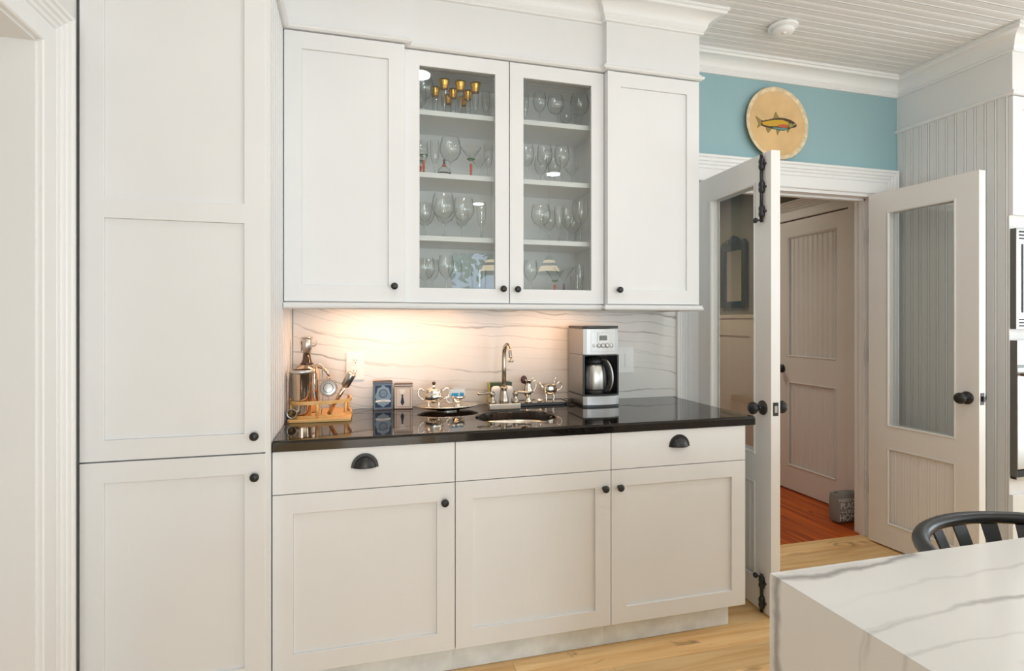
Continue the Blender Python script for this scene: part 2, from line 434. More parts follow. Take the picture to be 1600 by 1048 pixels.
y = BY
while y < W-.01:
    o = bpy.data.objects.new('ceiling_board', cb); COL.objects.link(o); o.parent = ce; o.location = (-1.4, y, CEIL); y += bw

# far wall with the doorway
struct('wall_far', MB().grid([-1.4, OX0, OX1, RX+.1], [0, OZ, CEIL+.01], {(1, 0)}, W, W+.13), 'blue')
# jamb lining
jm = MB().box(OX0, OX0+.018, W-.004, W+.134, 0, OZ).box(OX1-.018, OX1, W-.004, W+.134, 0, OZ).box(OX0, OX1, W-.004, W+.134, OZ-.018, OZ)
jm.box(OX0+.018, OX0+.03, W+.055, W+.09, 0, OZ-.018).box(OX1-.03, OX1-.018, W+.055, W+.09, 0, OZ-.018).box(OX0+.018, OX1-.018, W+.055, W+.09, OZ-.03, OZ-.018)
struct('door_frame', jm, 'trim', bevel=.0015)
CASE = [(0, 0), (0, .016), (.004, .020), (.066, .020), (.070, .014), (.074, .020), (.086, .022), (.090, .017), (.094, .024), (.104, .027), (.108, .022), (.112, .030), (.124, .033), (.128, .028), (.132, .036), (.142, .038), (.146, .034), (.146, 0)]
mb = MB().sweep([(OX0, 0), (OX0, OZ), (OX1, OZ), (OX1, 0)], CASE, lambda a, b, h: (a, W-h, b), side=-1)
for o_ in [struct('trim_1', mb, 'trim')]: o_['label'] = 'white fluted casing around the open doorway'
mb = MB().sweep([(OX0, 0), (OX0, OZ), (OX1, OZ), (OX1, 0)], CASE, lambda a, b, h: (a, W+.13+h, b), side=-1)
struct('trim_2', mb, 'trim')
# left wall with its cased opening
LX = -.80
struct('wall_left', MB().grid([BY-.1, -.6, 1.790, 2.031], [0, 2.074, CEIL+.01], {(1, 0)}, LX-.14, LX-.024, lambda a, h, b: (h, a, b)), 'plain')
struct('wall_left_return', MB().box(-1.4, LX-.14, 1.790, 2.02, 0, CEIL+.01).box(-1.4, -.812, 2.075, W, 0, CEIL+.01), 'plain')
jl = MB().box(LX-.32, LX-.020, 1.7895, 1.7965, 0, 2.073).box(LX-.32, LX-.02, -.606, -.5995, 0, 2.073).box(LX-.32, LX-.02, -.6, 1.7895, 2.0725, 2.0795)
jl.box(LX-.30, LX-.14, 1.7965, 1.80, 0, 2.08)
struct('door_frame_left', jl, 'trim', bevel=.001)
C2 = [(e*1.25, h) for e, h in CASE]
LZ = 2.079
# mitred casing: the legs are wider than the header, as in the room
def left_casing():
    mb = MB(); n = len(CASE)
    def st(y, z, ky, kz): return [(LX-.0235+h, y+e*ky, z+e*kz) for e, h in CASE]
    rows = [st(1.796, 0, .945, 0), st(1.796, LZ, .945, .88), st(-.607, LZ, -.92, .88), st(-.607, 0, -.92, 0)]
    vs = sum(rows, []); fs = []
    for i in range(3):
        for k in range(n): k2 = (k+1) % n; fs.append((i*n+k, i*n+k2, (i+1)*n+k2, (i+1)*n+k))
    return mb.add(vs, fs)
struct('trim_3', left_casing(), 'trim')
# rest of the room behind the camera
struct('wall_right', MB().box(RX, RX+.1, BY-.1, W+.13, 0, CEIL+.01), 'plain')
bx = [-1.4, 1.36, 2.30, RX]
struct('wall_back', MB().grid([-1.4, 1.36, 2.30, RX+.1], [0, .95, 2.42, CEIL+.01], {(1, 1)}, BY-.12, BY, lambda a, h, b: (a, h, b)), 'plain')
wn = thing('window_1', None, None, (1.83, BY, .95), kind='structure')
obj('window_casing', MB().sweep([(1.36, .95), (1.36, 2.42), (2.30, 2.42), (2.30, .95)], [(e*.8, h) for e, h in CASE], lambda a, b, h: (a, BY+h, b), side=-1).box(1.22, 2.44, BY, BY+.06, .90, .95), 'trim', wn)
obj('sash', MB().grid([1.36, 1.41, 2.25, 2.30], [.95, 1.0, 1.66, 1.71, 2.37, 2.42], {(1, 1), (1, 3)}, BY-.08, BY-.04), 'trim', wn)
obj('pane', MB().box(1.41, 2.25, BY-.063, BY-.059, 1.0, 2.37), 'pane', wn)
struct('ground', MB().box(-20, 25, -30, BY-.12, -.4, -.3), 'lawn')
struct('wall_adjoining', MB().box(-2.3, -2.2, -2, 2.4, 0, 2.81), 'plain')
struct('floor_adjoining', MB().box(-2.3, -1.4, -2, 2.4, -.05, 0), 'pine')
struct('ceiling_adjoining', MB().box(-2.3, -1.4, -2, 2.4, 2.81, 2.86), 'plain')
struct('wall_adjoining_back', MB().box(-2.3, -1.4, -2.1, -2, 0, 2.81).box(-2.3, -1.4, 2.3, 2.4, 0, 2.81), 'plain')
# hall beyond the doorway
HX = 3.29
HD0, HD1, HDZ = 3.150, 3.865, 2.115
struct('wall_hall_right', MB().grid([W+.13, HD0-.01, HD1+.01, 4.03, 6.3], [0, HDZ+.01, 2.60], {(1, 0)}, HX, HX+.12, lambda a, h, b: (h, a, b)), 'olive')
struct('hall_door_light_block', MB().box(HX+.12, HX+.16, HD0-.1, HD1+.1, 0, HDZ+.1), 'dark')  # unseen box added behind the hall door to stop light leaking round it
struct('wall_hall_far', MB().box(1.1, HX, 6.2, 6.3, 0, 2.6), 'curtain')
struct('wall_hall_left', MB().box(1.0, 1.1, W+.13, 6.3, 0, 2.6), 'curtain')
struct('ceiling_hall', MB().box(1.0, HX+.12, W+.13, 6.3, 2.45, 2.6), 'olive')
struct('trim_4', MB().sweep([(HD0, 0), (HD0, HDZ), (HD1, HDZ), (HD1, 0)], [(e, h) for e, h in CASE], lambda a, b, h: (HX-h, a, b), side=-1), 'trim')
struct('trim_5', MB().box(HX-.028, HX, 4.03, 6.2, 0, 1.34).box(HX-.05, HX, 4.03, 6.2, 1.355, 1.385).box(HX-.036, HX-.001, 4.03, 6.2, 1.34, 1.355)
       .grid([4.03, 4.13, 4.75, 4.85, 5.5, 5.6, 6.2], [.16, .26, 1.20, 1.34], {(1, 1), (3, 1)}, HX-.04, HX-.028, lambda a, h, b: (h, a, b)), 'wain')
struct('baseboard_hall', MB().box(HX-.018, HX, W+.13, HD0-.15, 0, .15), 'trim')

# crown moulding all along cabinets, wall and tower
CR = [(0, 2.700), (.014, 2.700), (.018, 2.706), (.014, 2.713), (.020, 2.718), (.024, 2.724)]
for i in range(9):
    a = i/8*PI/2; CR.append((.026+.056*(1-math.cos(a)), 2.726+.046*math.sin(a)))
CR += [(.088, 2.774), (.092, 2.781), (.092, 2.784), (.100, 2.786), (.100, CEIL-.0005), (0, CEIL-.0005)]
path = [(-1.2, P), (XP+.004, P), (XP+.004, DU), (XU1+.008, DU), (XU1+.008, DG), (XU2-.004, DG), (XU2-.004, DU), (XU3, DU), (XU3, W), (TX, W), (TX, 2.105), (4.02, 2.105)]
struct('trim_6', MB().sweep(path, CR), 'trim')['label'] = 'white crown moulding along cabinets and ceiling'
cabpath = path[:9]; towpath = path[9:]
FR = [(0, 2.49), (0, 2.79), (-.02, 2.79), (-.02, 2.49)]
struct('trim_7', MB().sweep(cabpath, FR), 'white')
struct('trim_8', MB().sweep(towpath, FR), 'white')
SM = [(-.015, 2.482), (.006, 2.482), (.016, 2.486), (.020, 2.492), (.016, 2.499), (.008, 2.503), (.006, 2.509), (-.015, 2.509)]
struct('trim_9', MB().sweep(cabpath, SM), 'trim')
struct('trim_10', MB().sweep(towpath, SM), 'trim')
# light rail under the wall cabinets
LR = [(-.022, 1.376), (.006, 1.376), (.014, 1.381), (.016, 1.388), (.010, 1.394), (.012, 1.4015), (-.022, 1.4015)]
struct('trim_11', MB().sweep([(XP, DU), (XU1+.008, DU), (XU1+.008, DG), (XU2-.004, DG), (XU2-.004, DU), (XU3, DU), (XU3, W)], LR), 'white')

# ------------------------------------------------------------------ cabinet parts
def knob(parent, x, y, z, local=False, r=.0145):
    pr = [(.008, 0), (.0075, .003), (.0055, .007), (.0055, .012), (r*.75, .015), (r, .019), (r*.98, .023), (r*.75, .027), (r*.3, .0285), (0.0001, .0288)]
    return obj('knob', MB().lathe(pr, (x, y, z), 20, 'y'), 'black', parent, local=local)
def shaker(name, parent, x0, x1, z0, z1, yf, st=.064, t=.02, splits=(), rail=None, glass=False, kn=None, mat='white', label=None):
    """frame-and-panel door whose face lies at yf"""
    g = .0015; a0, a1, b0, b1 = x0+g, x1-g, z0+g, z1-g
    zs = [b0, b0+(rail or st)]
    holes = {(1, 1)}
    for s0, s1 in splits: zs += [s0, s1]; holes.add((1, len(zs)-1))
    zs += [b1-st, b1]
    d = obj(name, MB().grid([a0, a0+st, a1-st, a1], zs, holes, yf, yf+t), mat, parent, bevel=.0012, label=label)
    for (_, j) in holes:
        if glass:
            obj('glass_pane', MB().box(a0+st+.0005, a1-st-.0005, yf+.010, yf+.013, zs[j]+.0005, zs[j+1]-.0005), 'pane', d)
        else:
            obj('panel', MB().box(a0+st+.0004, a1-st-.0004, yf+.009, yf+.015, zs[j]+.0004, zs[j+1]-.0004), mat, d)
    if kn: knob(d, kn[0], yf, kn[1])
    return d
# pantry
t = thing('pantry_cabinet', 'tall white pantry cabinet with two recessed panel doors, left of the worktop', 'cabinet', (XP-.27, 2.4, 0))
obj('carcass', MB().box(-.8105, XP-.008, P+.022, W-.001, 0, ZT), 'white', t)
obj('face_frame', MB().box(-.288, XP, P-.000, P+.021, .10, ZT), 'white', t, bevel=.001)
dr = shaker('door', t, -.8165, -.286, .8915, ZT, P-.001, splits=((1.648, 1.712),), kn=(-.319, .950), label='tall upper door in two panels')
shaker('door', t, -.8165, -.286, .10, .8895, P-.001, rail=.085, kn=(-.318, .816), label='lower door')
obj('toe_kick', MB().box(-.80, XP-.012, P+.07, P+.08, 0, .10), 'toe', t)
# beaded boards on the pantry side, one by one
bb = bead_board(ZT-.001, .0510, 1, 'white', 'beaded_board')
bb.transform(Matrix.Rotation(PI/2, 4, 'Z'))      # width -> +y, face -> +x
for i in range(13):
    o = bpy.data.objects.new('beaded_board', bb); COL.objects.link(o); o.parent = t
    o.location = Vector((XP-.0025, P+.022+i*.0525, 0))-t.location; o.scale = (1, 1.02, 1)

def cup_pull(parent, x, y, z):
    mb = MB(); R, Hh, dd = .047, .050, .024
    n, m = 20, 8; vs = []
    for j in range(m+1):
        ph = j/m*PI/2
        for i in range(n+1):
            a = PI*i/n; k = .80*math.cos(ph)+.0
            vs.append((x+R*math.cos(a)*k, y-.002-dd*math.sin(ph), z+Hh*.80*math.sin(a)*math.cos(ph)))
    fs = [(j*(n+1)+i, j*(n+1)+i+1, (j+1)*(n+1)+i+1, (j+1)*(n+1)+i) for j in range(m) for i in range(n)]
    mb.add(vs, fs, True)
    ring = [(R*math.cos(PI*i/n), Hh*math.sin(PI*i/n)) for i in range(n+1)]
    inner = [(R*.78*math.cos(PI*i/n), Hh*.78*math.sin(PI*i/n)) for i in range(n+1)]
    vs = [(x+a, y-.0035, z+b) for a, b in ring]+[(x+a, y-.0035, z+b) for a, b in inner]+[(x+a, y, z+b) for a, b in ring]
    fs = [(i, i+1, n+2+i, n+1+i) for i in range(n)]+[(i, i+1, 2*n+3+i, 2*n+2+i) for i in range(n)]
    mb.add(vs, fs)
    mb.tube([(x-R*.8, y-.003, z), (x-R*.55, y-dd*.62, z+.0015), (x, y-dd-.0015, z+.0015), (x+R*.55, y-dd*.62, z+.0015), (x+R*.8, y-.003, z)], .0022, 6)
    return obj('cup_pull', mb, 'black', parent)
ZD = .736
base = [(XP, X1, 'white base cabinet with black cup pull beside the pantry, first under the worktop', True, .314),
        (X1, X2, 'white sink base cabinet with plain front above its door, middle under the worktop', False, .948),
        (X2, X3, 'white base cabinet with black cup pull at the doorway end of the worktop', True, 1.013)]
for x0, x1, lab, pull, kx in base:
    t = thing('base_cabinet', lab, 'cabinet', ((x0+x1)/2, 2.4, 0), group='base cabinets under the worktop')
    zt = .883
    if pull: obj('carcass', MB().box(x0+.001, x1-.001, D+.0005, W-.001, .119, zt), 'white', t)
    else:
        c = MB().box(x0+.001, x0+.019, D+.0005, W-.001, .119, zt).box(x1-.019, x1-.001, D+.0005, W-.001, .119, zt).box(x0+.019, x1-.019, D+.0005, W-.001, .119, .137).box(x0+.019, x1-.019, W-.013, W-.001, .137, zt)
        c.box(x0+.019, x1-.019, D+.0005, D+.02, ZD-.02, zt)
        obj('carcass', c, 'white', t)
    f = obj('drawer' if pull else 'false_front', MB().box(x0+.0015, x1-.0015, D-.020, D, ZD+.0015, .886), 'white', t, bevel=.0012)
    if pull: cup_pull(f, .0325 if x0 < 0 else 1.284, D-.020, .812)
    shaker('door', t, x0, x1, .119, ZD, D-.020, st=.066, kn=(kx, .667))
    xe = x1-.031 if x1 == X3 else x1
    obj('toe_kick', MB().box(x0+.0, xe, D+.055, D+.066, 0.002, .118), 'toe', t)
    if x1 == X3: obj('side_toe_panel', MB().box(xe-.012, xe, D+.067, W-.001, .002, .118), 'white', t)
# wall cabinets
for x0, x1, lab, kx in ((XP, XU1, 'tall white wall cabinet with solid door and knob at lower right, beside the pantry', .155), (XU2, XU3, 'tall white wall cabinet with solid door beside the blue wall', 1.170)):
    t = thing('wall_cabinet', lab, 'cabinet', ((x0+x1)/2, 2.56, ZB), group='white wall cabinets with solid doors')
    obj('carcass', MB().box(x0+.0015, x1-.0005, DU+.022, W-.001, ZB, ZT), 'white', t)
    shaker('door', t, x0, x1, ZB+.002, ZT, DU, st=.066, kn=(kx, 1.471))
t = thing('glass_cabinet', 'white wall cabinet with two glazed doors showing shelves of stemware', 'cabinet', ((XU1+XU2)/2, 2.58, ZB))
CI = .018
obj('side', MB().box(XU1+.0005, XU1+CI, DG+.022, W-.001, ZB, ZT), 'white', t)
obj('side', MB().box(XU2-CI, XU2-.0005, DG+.022, W-.001, ZB, ZT), 'white', t)
obj('back', MB().box(XU1+CI, XU2-CI, W-.008, W-.001, ZB, ZT), 'white', t)
obj('top', MB().box(XU1+CI, XU2-CI, DG+.022, W-.008, ZT-.02, ZT), 'white', t)
obj('bottom', MB().box(XU1+CI, XU2-CI, DG+.022, W-.008, ZB, ZB+.035), 'white', t)
SH = [1.438, 1.699, 1.974, 2.245]
for z in SH[1:]:
    obj('shelf', MB().box(XU1+CI+.001, XU2-CI-.001, DG+.045, W-.009, z-.022, z), 'trim', t, bevel=.001)
shaker('door', t, XU1, XUM-.001, ZB+.002, ZT, DG, st=.0625, glass=True, kn=(.628, 1.469), label='left glazed door')
shaker('door', t, XUM+.001, XU2, ZB+.002, ZT, DG, st=.0625, glass=True, kn=(.693, 1.468), label='right glazed door')

# ------------------------------------------------------------------ worktop with sink cut-out
SC = (.662, 2.335); SA, SB = .172, .148
def slab():
    bm = bmesh.new(); x0, x1, y0, y1 = XP+.001, 1.655, 2.058, W-.001
    n = 48
    ov = [bm.verts.new((SC[0]+SA*math.cos(2*PI*k/n), SC[1]+SB*math.sin(2*PI*k/n), CT)) for k in range(n)]
    rc = []
    r = .012
    for cx, cy, a0 in ((x1-r, y0+r, -PI/2), (x1-.001, y1-.001, 0), (x0+.001, y1-.001, PI/2), (x0+.001, y0+.001, PI)):
        q = r if (cx, cy) == (x1-r, y0+r) else .001
        for i in range(5): a = a0+i/4*PI/2; rc.append((cx+q*math.cos(a), cy+q*math.sin(a)))
    ot = [bm.verts.new((x, y, CT)) for x, y in rc]
    e1 = [bm.edges.new((ov[i], ov[(i+1) % n])) for i in range(n)]
    e2 = [bm.edges.new((ot[i], ot[(i+1) % len(ot)])) for i in range(len(ot))]
    bmesh.ops.triangle_fill(bm, edges=e1+e2, use_beauty=True)
    ins = [f for f in bm.faces if ((f.calc_center_median().x-SC[0])/SA)**2+((f.calc_center_median().y-SC[1])/SB)**2 < .97]
    bmesh.ops.delete(bm, geom=ins, context='FACES_ONLY')
    top = list(bm.faces)
    for f in top:
        if f.normal.z < 0: f.normal_flip()
    # eased edge: go out and down in a round
    ext = bmesh.ops.extrude_edge_only(bm, edges=[e for e in bm.edges if len(e.link_faces) == 1])
    vs = [v for v in ext['geom'] if isinstance(v, bmesh.types.BMVert)]
    for v in vs: v.co.z = CT-.036
    bmesh.ops.recalc_face_normals(bm, faces=bm.faces)
    es = [e for e in bm.edges if len(e.link_faces) == 2 and abs(e.verts[0].co.z-CT) < 1e-5 and abs(e.verts[1].co.z-CT) < 1e-5 and e.calc_face_angle(0) > 1]
    bmesh.ops.bevel(bm, geom=es, offset=.008, segments=3, profile=.5, affect='EDGES')
    me = bpy.data.meshes.new('worktop')
    for v in bm.verts: v.co -= Vector((.69, 2.4, CT-.036))
    bm.to_mesh(me); bm.free(); me.materials.append(M['granite'])
    o = bpy.data.objects.new('worktop', me); COL.objects.link(o); o.location = (.69, 2.4, CT-.036)
    return o
tag(slab(), 'polished black speckled granite worktop along the base cabinets', 'worktop')
mb = MB().box(XP+.002, 1.676, W-.021, W-.001, CT+.0005, ZB-.001)
tag(obj('backsplash', mb, 'splash', loc=(.70, W-.01, CT)), 'pale quartzite backsplash with thin grey veins behind the worktop', 'backsplash')
sink = thing('sink', 'small oval steel sink set into the black worktop', 'sink', (SC[0], SC[1], CT-.19))
pr = [(1.06, CT-.0375), (1.0, CT-.038), (.97, CT-.045), (.93, CT-.10), (.86, CT-.15), (.70, CT-.175), (.30, CT-.182), (.10, CT-.184)]
bowl = MB().lathe([(r_, h_) for r_, h_ in pr], (SC[0], SC[1], 0), 40, 'z', SA, SB, cap=False)
obj('bowl', bowl, 'sinksteel', sink)
obj('drain', MB().lathe([(.026, CT-.188), (.026, CT-.181), (.020, CT-.179), (.018, CT-.183), (.001, CT-.183)], (SC[0], SC[1], 0), 20), 'steel', sink)

# ------------------------------------------------------------------ oven tower
t = thing('oven_tower', 'white built-in oven tower with beaded side at the far right', 'cabinet', (3.6, 2.45, 0))
ty = 2.120
obj('carcass', MB().box(TX+.008, 4.0, ty, W-.001, 0, ZT), 'white', t)
tb = bead_board(2.49, .0505, 1, 'bead', 'beaded_board'); tb.transform(Matrix.Rotation(-PI/2, 4, 'Z'))   # width -> -y, face -> -x
for i in range(12):
    o = bpy.data.objects.new('beaded_board', tb); COL.objects.link(o); o.parent = t
    o.location = Vector((TX+.001, W-.002-i*.0515, 0))-t.location; o.scale = (1, 1.02, 1)
obj('corner_stile', MB().box(TX, TX+.03, ty-.0005, ty+.004, 0, 1.868), 'white', t)
shaker('door', t, TX+.001, 3.615, 1.868, ZT, 2.104)
shaker('door', t, 3.615, 4.0, 1.868, ZT, 2.104)
shaker('drawer', t, TX+.001, 4.0, .12, .442, 2.104)
o = thing('microwave', 'built-in steel microwave with vent slots in the tower, above the oven', 'microwave', (3.6, 2.3, 1.287))
obj('housing', MB().box(3.235, 3.98, 2.092, ty-.001, 1.287, 1.80), 'steel', o, bevel=.002)
obj('door_glass', MB().box(3.275, 3.94, 2.087, 2.0915, 1.37, 1.72), 'appglass', o, bevel=.001)
for z in (1.745, 1.762, 1.779, 1.30, 1.316, 1.332):
    obj('vent_slot', MB().box(3.255, 3.96, 2.0905, 2.0919, z, z+.007), 'dark', o)
obj('side_trim', MB().box(3.232, 3.2348, 2.0915, ty-.001, 1.287, 1.80), 'oxide', o)
o = thing('wall_oven', 'built-in steel wall oven with bar handle below the microwave', 'oven', (3.6, 2.3, .52))
obj('control_panel', MB().box(3.235, 3.98, 2.094, ty-.001, 1.105, 1.229), 'steel', o, bevel=.002)
obj('door', MB().box(3.235, 3.98, 2.086, ty-.001, .575, 1.09), 'steel', o, bevel=.002)
obj('window', MB().box(3.33, 3.88, 2.081, 2.0855, .68, .98), 'appglass', o)
hb = MB().tube([(3.245, 2.046, 1.055), (3.97, 2.046, 1.055)], .011, 10).tube([(3.27, 2.087, 1.055), (3.27, 2.046, 1.055)], .008, 8).tube([(3.95, 2.087, 1.055), (3.95, 2.046, 1.055)], .008, 8)
obj('handle', hb, 'bronze', o)
obj('side_trim', MB().box(3.232, 3.2348, 2.087, ty-.001, .535, 1.229), 'oxide', o)
obj('lower_vent', MB().box(3.235, 3.98, 2.094, ty-.001, .522, .566), 'dark', o)
obj('trim_strip', MB().box(3.235, 3.98, 2.089, 2.0935, .522, .534), 'steel', o)

# ------------------------------------------------------------------ French doors
def bead_panel(parent, x0, x1, z0, z1, yf, mat, n=8):
    per = (x1-x0)/n; poly = [(x0, -.006), (x0, 0)]
    for k in range(n):
        a = x0+k*per
        poly += [(a+per-.0165, 0), (a+per-.015, -.0042), (a+per-.013, -.0042), (a+per-.0115, -.001), (a+per-.0085, .001), (a+per-.0055, -.001), (a+per-.004, -.0042), (a+per-.002, -.0042), (a+per, 0)] if k < n-1 else []
    poly += [(x1, 0), (x1, -.006)]
    return obj('beaded_panel', MB().prism(poly, lambda a, b, h: (a, yf-b, h), z0, z1), mat, parent, local=True)
def bead_ring(x0, x1, z0, z1, yf, flip=1):
    return MB().sweep([(x0, z0), (x0, z1), (x1, z1), (x1, z0)], [(0, 0), (0, -.004), (.004, -.006), (.009, -.004), (.012, 0)], lambda a, b, h: (a, yf+h*flip, b), side=1, closed=True)
def doorknob(parent, x, z, yface, sgn, mat='black'):
    """rosette and knob standing out from the face; sgn -1 towards local -y"""
    pr = [(.033, 0), (.033, .004), (.028, .009), (.014, .013), (.011, .016), (.011, .030), (.017, .035), (.025, .041), (.029, .049), (.0285, .056), (.024, .063), (.014, .068), (.001, .070)]
    return obj('door_knob', MB().lathe([(r, h*(-sgn)) for r, h in pr], (x, yface, z), 24, 'y'), mat, parent, local=True)
def surface_bolt(parent, x, z0, z1, knobz):
    mb = MB().tube([(x, -.011, z0), (x, -.011, z1)], .0075, 10)
    ks = [z0+(z1-z0)*k for k in (.16, .52, .86)] if z1-z0 > .25 else [z0+(z1-z0)*k for k in (.25, .78)]
    for z in ks:
        mb.lathe([(.0085, -.028), (.013, -.02), (.0145, -.01), (.012, 0), (.0145, .01), (.013, .02), (.0085, .028)], (x, -.009, z), 12)
        for dx in (-.017, .017): mb.lathe([(.005, 0), (.005, .008), (.003, .011)], (x+dx, 0, z), 8, 'y'); mb.box(min(x, x+dx), max(x, x+dx), -.008, 0, z-.005, z+.005)
    mb.tube([(x, -.014, knobz), (x-.014, -.026, knobz)], .004, 8)
    mb.lathe([(.006, .018), (.011, .024), (.0125, .030), (.009, .036), (.001, .038)], (x-.018, 0, knobz), 14, 'y')
    return obj('surface_bolt', mb, 'black', parent, local=True)
def french_door(name, hinge, ang, label, bolts, latch):
    t = thing(name, None, None, hinge, ang, kind='structure'); t['label'] = label
    TH = .046; LW = .612
    xs = [0, .122, .502, LW]; zs = [.010, .142, .589, .712, 1.968, 2.088]
    obj('door_leaf', MB().grid(xs, zs, {(1, 1), (1, 3)}, 0, TH), 'door', t, bevel=.0015, local=True)
    obj('glass_pane', MB().box(.123, .501, .021, .025, .713, 1.967), 'pane', t, local=True)
    bead_panel(t, .1225, .5015, .1425, .5885, .012, 'door'); 
    b = bead_panel(t, .1225, .5015, .1425, .5885, .012, 'door'); b.rotation_euler = (0, 0, PI); b.location = (.624, TH, 0)
    for z0, z1 in ((.142, .589), (.712, 1.968)):
        obj('bead_moulding', bead_ring(.122, .502, z0, z1, 0), 'doorlight', t, local=True)
        obj('bead_moulding', bead_ring(.122, .502, z0, z1, TH, -1), 'doorlight', t, local=True)
    kx = .555
    doorknob(t, kx, .935, 0, -1); doorknob(t, kx, .935, TH, 1)
    lp = MB().box(LW-.0005, LW+.002, .010, .036, .905, .965)
    if latch: lp.box(LW+.002, LW+.011, .017, .029, .922, .948)
    obj('latch_plate', lp, 'black', t, bevel=.0008, local=True)
    if not latch: obj('strike_lip', MB().box(LW+.002, LW+.0035, .016, .030, .92, .95), 'steel', t, local=True)
    if bolts:
        surface_bolt(t, .560, 1.775, 2.080, 1.785); surface_bolt(t, .560, .012, .182, .172)
    for z in (1.84, 1.12, .33):
        m_ = MB().tube([(-.006, -.004 if bolts else TH+.004, z-.05), (-.006, -.004 if bolts else TH+.004, z+.05)], .0065, 8)
        m_.box(-.003, -.0005, .002, TH-.002, z-.045, z+.045)
        obj('hinge', m_, 'black', t, local=True)
    return t
french_door('door_1', (1.815, 2.731, 0), math.atan2(-.998, -.058), 'left leaf of the glazed double doors, swung open towards the kitchen with black bolts', True, False)
french_door('door_2', (2.992, 2.731, 0), math.atan2(-.999, .046), 'right leaf of the glazed double doors, open beside the oven tower', False, True)
# hall door in the side wall
t = thing('door_3', None, None, (HX+.03, HD0, 0), PI/2, kind='structure'); t['label'] = 'closed two panel beaded door in the hall'
LW3 = HD1-HD0
xs = [.002, .122, .590, LW3-.002]; zs = [.008, .194, .853, 1.05, 1.99, HDZ-.006]
obj('door_leaf', MB().grid(xs, zs, {(1, 1), (1, 3)}, 0, .04), 'door', t, bevel=.0015, local=True, xf=Matrix.Translation((0, 0, 0)))
for z0, z1 in ((.194, .853), (1.05, 1.99)):
    poly_n = 10
    p_ = bead_panel(t, .1225, .5895, z0+.0005, z1-.0005, .012, 'door', poly_n); p_.scale = (1, -1, 1); p_.location = (0, .04, 0)
    obj('bead_moulding', bead_ring(.122, .590, z0, z1, .04, -1), 'doorlight', t, local=True)
doorknob(t, .650, .95, .04, 1)
for z in (1.87, 1.10, .29): obj('hinge', MB().tube([(-.004, .044, z-.055), (-.004, .044, z+.055)], .0075, 8).box(-.004, .014, .0405, .0425, z-.05, z+.05), 'black', t, local=True)
t.location = (HX+.045, HD0, 0)
# its floor-standing neighbours
t = thing('doorstop_cushion', 'grey canvas doorstop cushion with white lettering on the hall floor', 'doorstop', (3.135, 3.035, .0))
def pillow(x0, x1, y0, y1, z0, z1, n=12, sq=.012):
    mb = MB(); vs = []; fs = []
    bm = bmesh.new(); bmesh.ops.create_cube(bm, size=1); bmesh.ops.subdivide_edges(bm, edges=bm.edges, cuts=n, use_grid_fill=True)
    idx = {}
    for v in bm.verts:
        x, y, z = v.co*2
        rx = 1-sq*8*(y*y)*(.35)-.05*z*z*z*z; px, py, pz = x, y, z
        f = (1-px**4)*(1-pz**4); py = y*(.72+.28*f)
        px = x*(1-.06*z*z); pz = z*(1-.05*x*x)
        k = max(abs(x), abs(y), abs(z)); nrm = math.sqrt(x*x+y*y+z*z); rnd = .12
        s_ = 1-rnd*(nrm/k-1)*.55
        idx[v.index] = len(vs); vs.append(((x0+x1)/2+px*s_*(x1-x0)/2, (y0+y1)/2+py*s_*(y1-y0)/2, (z0+z1)/2+pz*s_*(z1-z0)/2))
    for f in bm.faces: fs.append(tuple(v.index for v in f.verts))
    bm.free(); return mb.add(vs, fs, True)
obj('body', pillow(3.03, 3.235, 2.985, 3.085, .001, .20), 'cushion', t)
obj('corner_tab', MB().tube([(3.05, 3.035, .188), (3.043, 3.03, .203), (3.055, 3.03, .207), (3.062, 3.035, .192)], .004, 6), 'cushion', t)
RXm = Matrix.Rotation(PI/2, 4, 'X')
def lt(s_, size, x, z, y=-.0515): text('lettering', s_, size, 'ink', t, Matrix.Translation((x, y, z)) @ RXm)
lt("THERE'S NO", .030, -.030, .158); lt('PLACE', .052, -.020, .122); lt('\u2014LIKE\u2014', .034, -.020, .084); lt('HOME', .056, -.022, .044)
# mirror in the hall
t = thing('wall_mirror', 'dark framed hall mirror with a carved crest, above the wainscot', 'mirror', (HX, 4.37, 1.45))
fnm = lambda a, h, b: (HX-h, a, b)
my0, my1 = 4.20, 4.55
obj('frame', MB().grid([my0, my0+.055, my1-.055, my1], [1.45, 1.505, 1.96, 2.01], {(1, 1)}, .002, .03, fnm), 'mirrorframe', t, bevel=.004)
obj('mirror_glass', MB().box(HX-.014, HX-.010, my0+.054, my1-.054, 1.504, 1.961), 'mirrorglass', t)
cr = [(my0+.0, 2.012), (my0+.03, 2.05), (my0+.09, 2.03), (4.33, 2.075), (4.375, 2.095), (4.42, 2.075), (my1-.09, 2.03), (my1-.03, 2.05), (my1, 2.012)]
obj('crest', MB().prism(cr, lambda a, b, h: (HX-h, a, b), .004, .026).lathe([(.03, -.008), (.036, 0), (.03, .008)], (HX-.022, 4.375, 2.06), 14, 'x'), 'mirrorframe', t, bevel=.002)
for dy in (-.075, .075):
    pts = [(HX-.028, 4.375+dy+math.cos(a)*.026*(1-a/9), 2.042+math.sin(a)*.022*(1-a/9)) for a in [i*.5 for i in range(14)]]
    obj('scroll', MB().tube(pts, .0055, 6), 'mirrorframe', t)

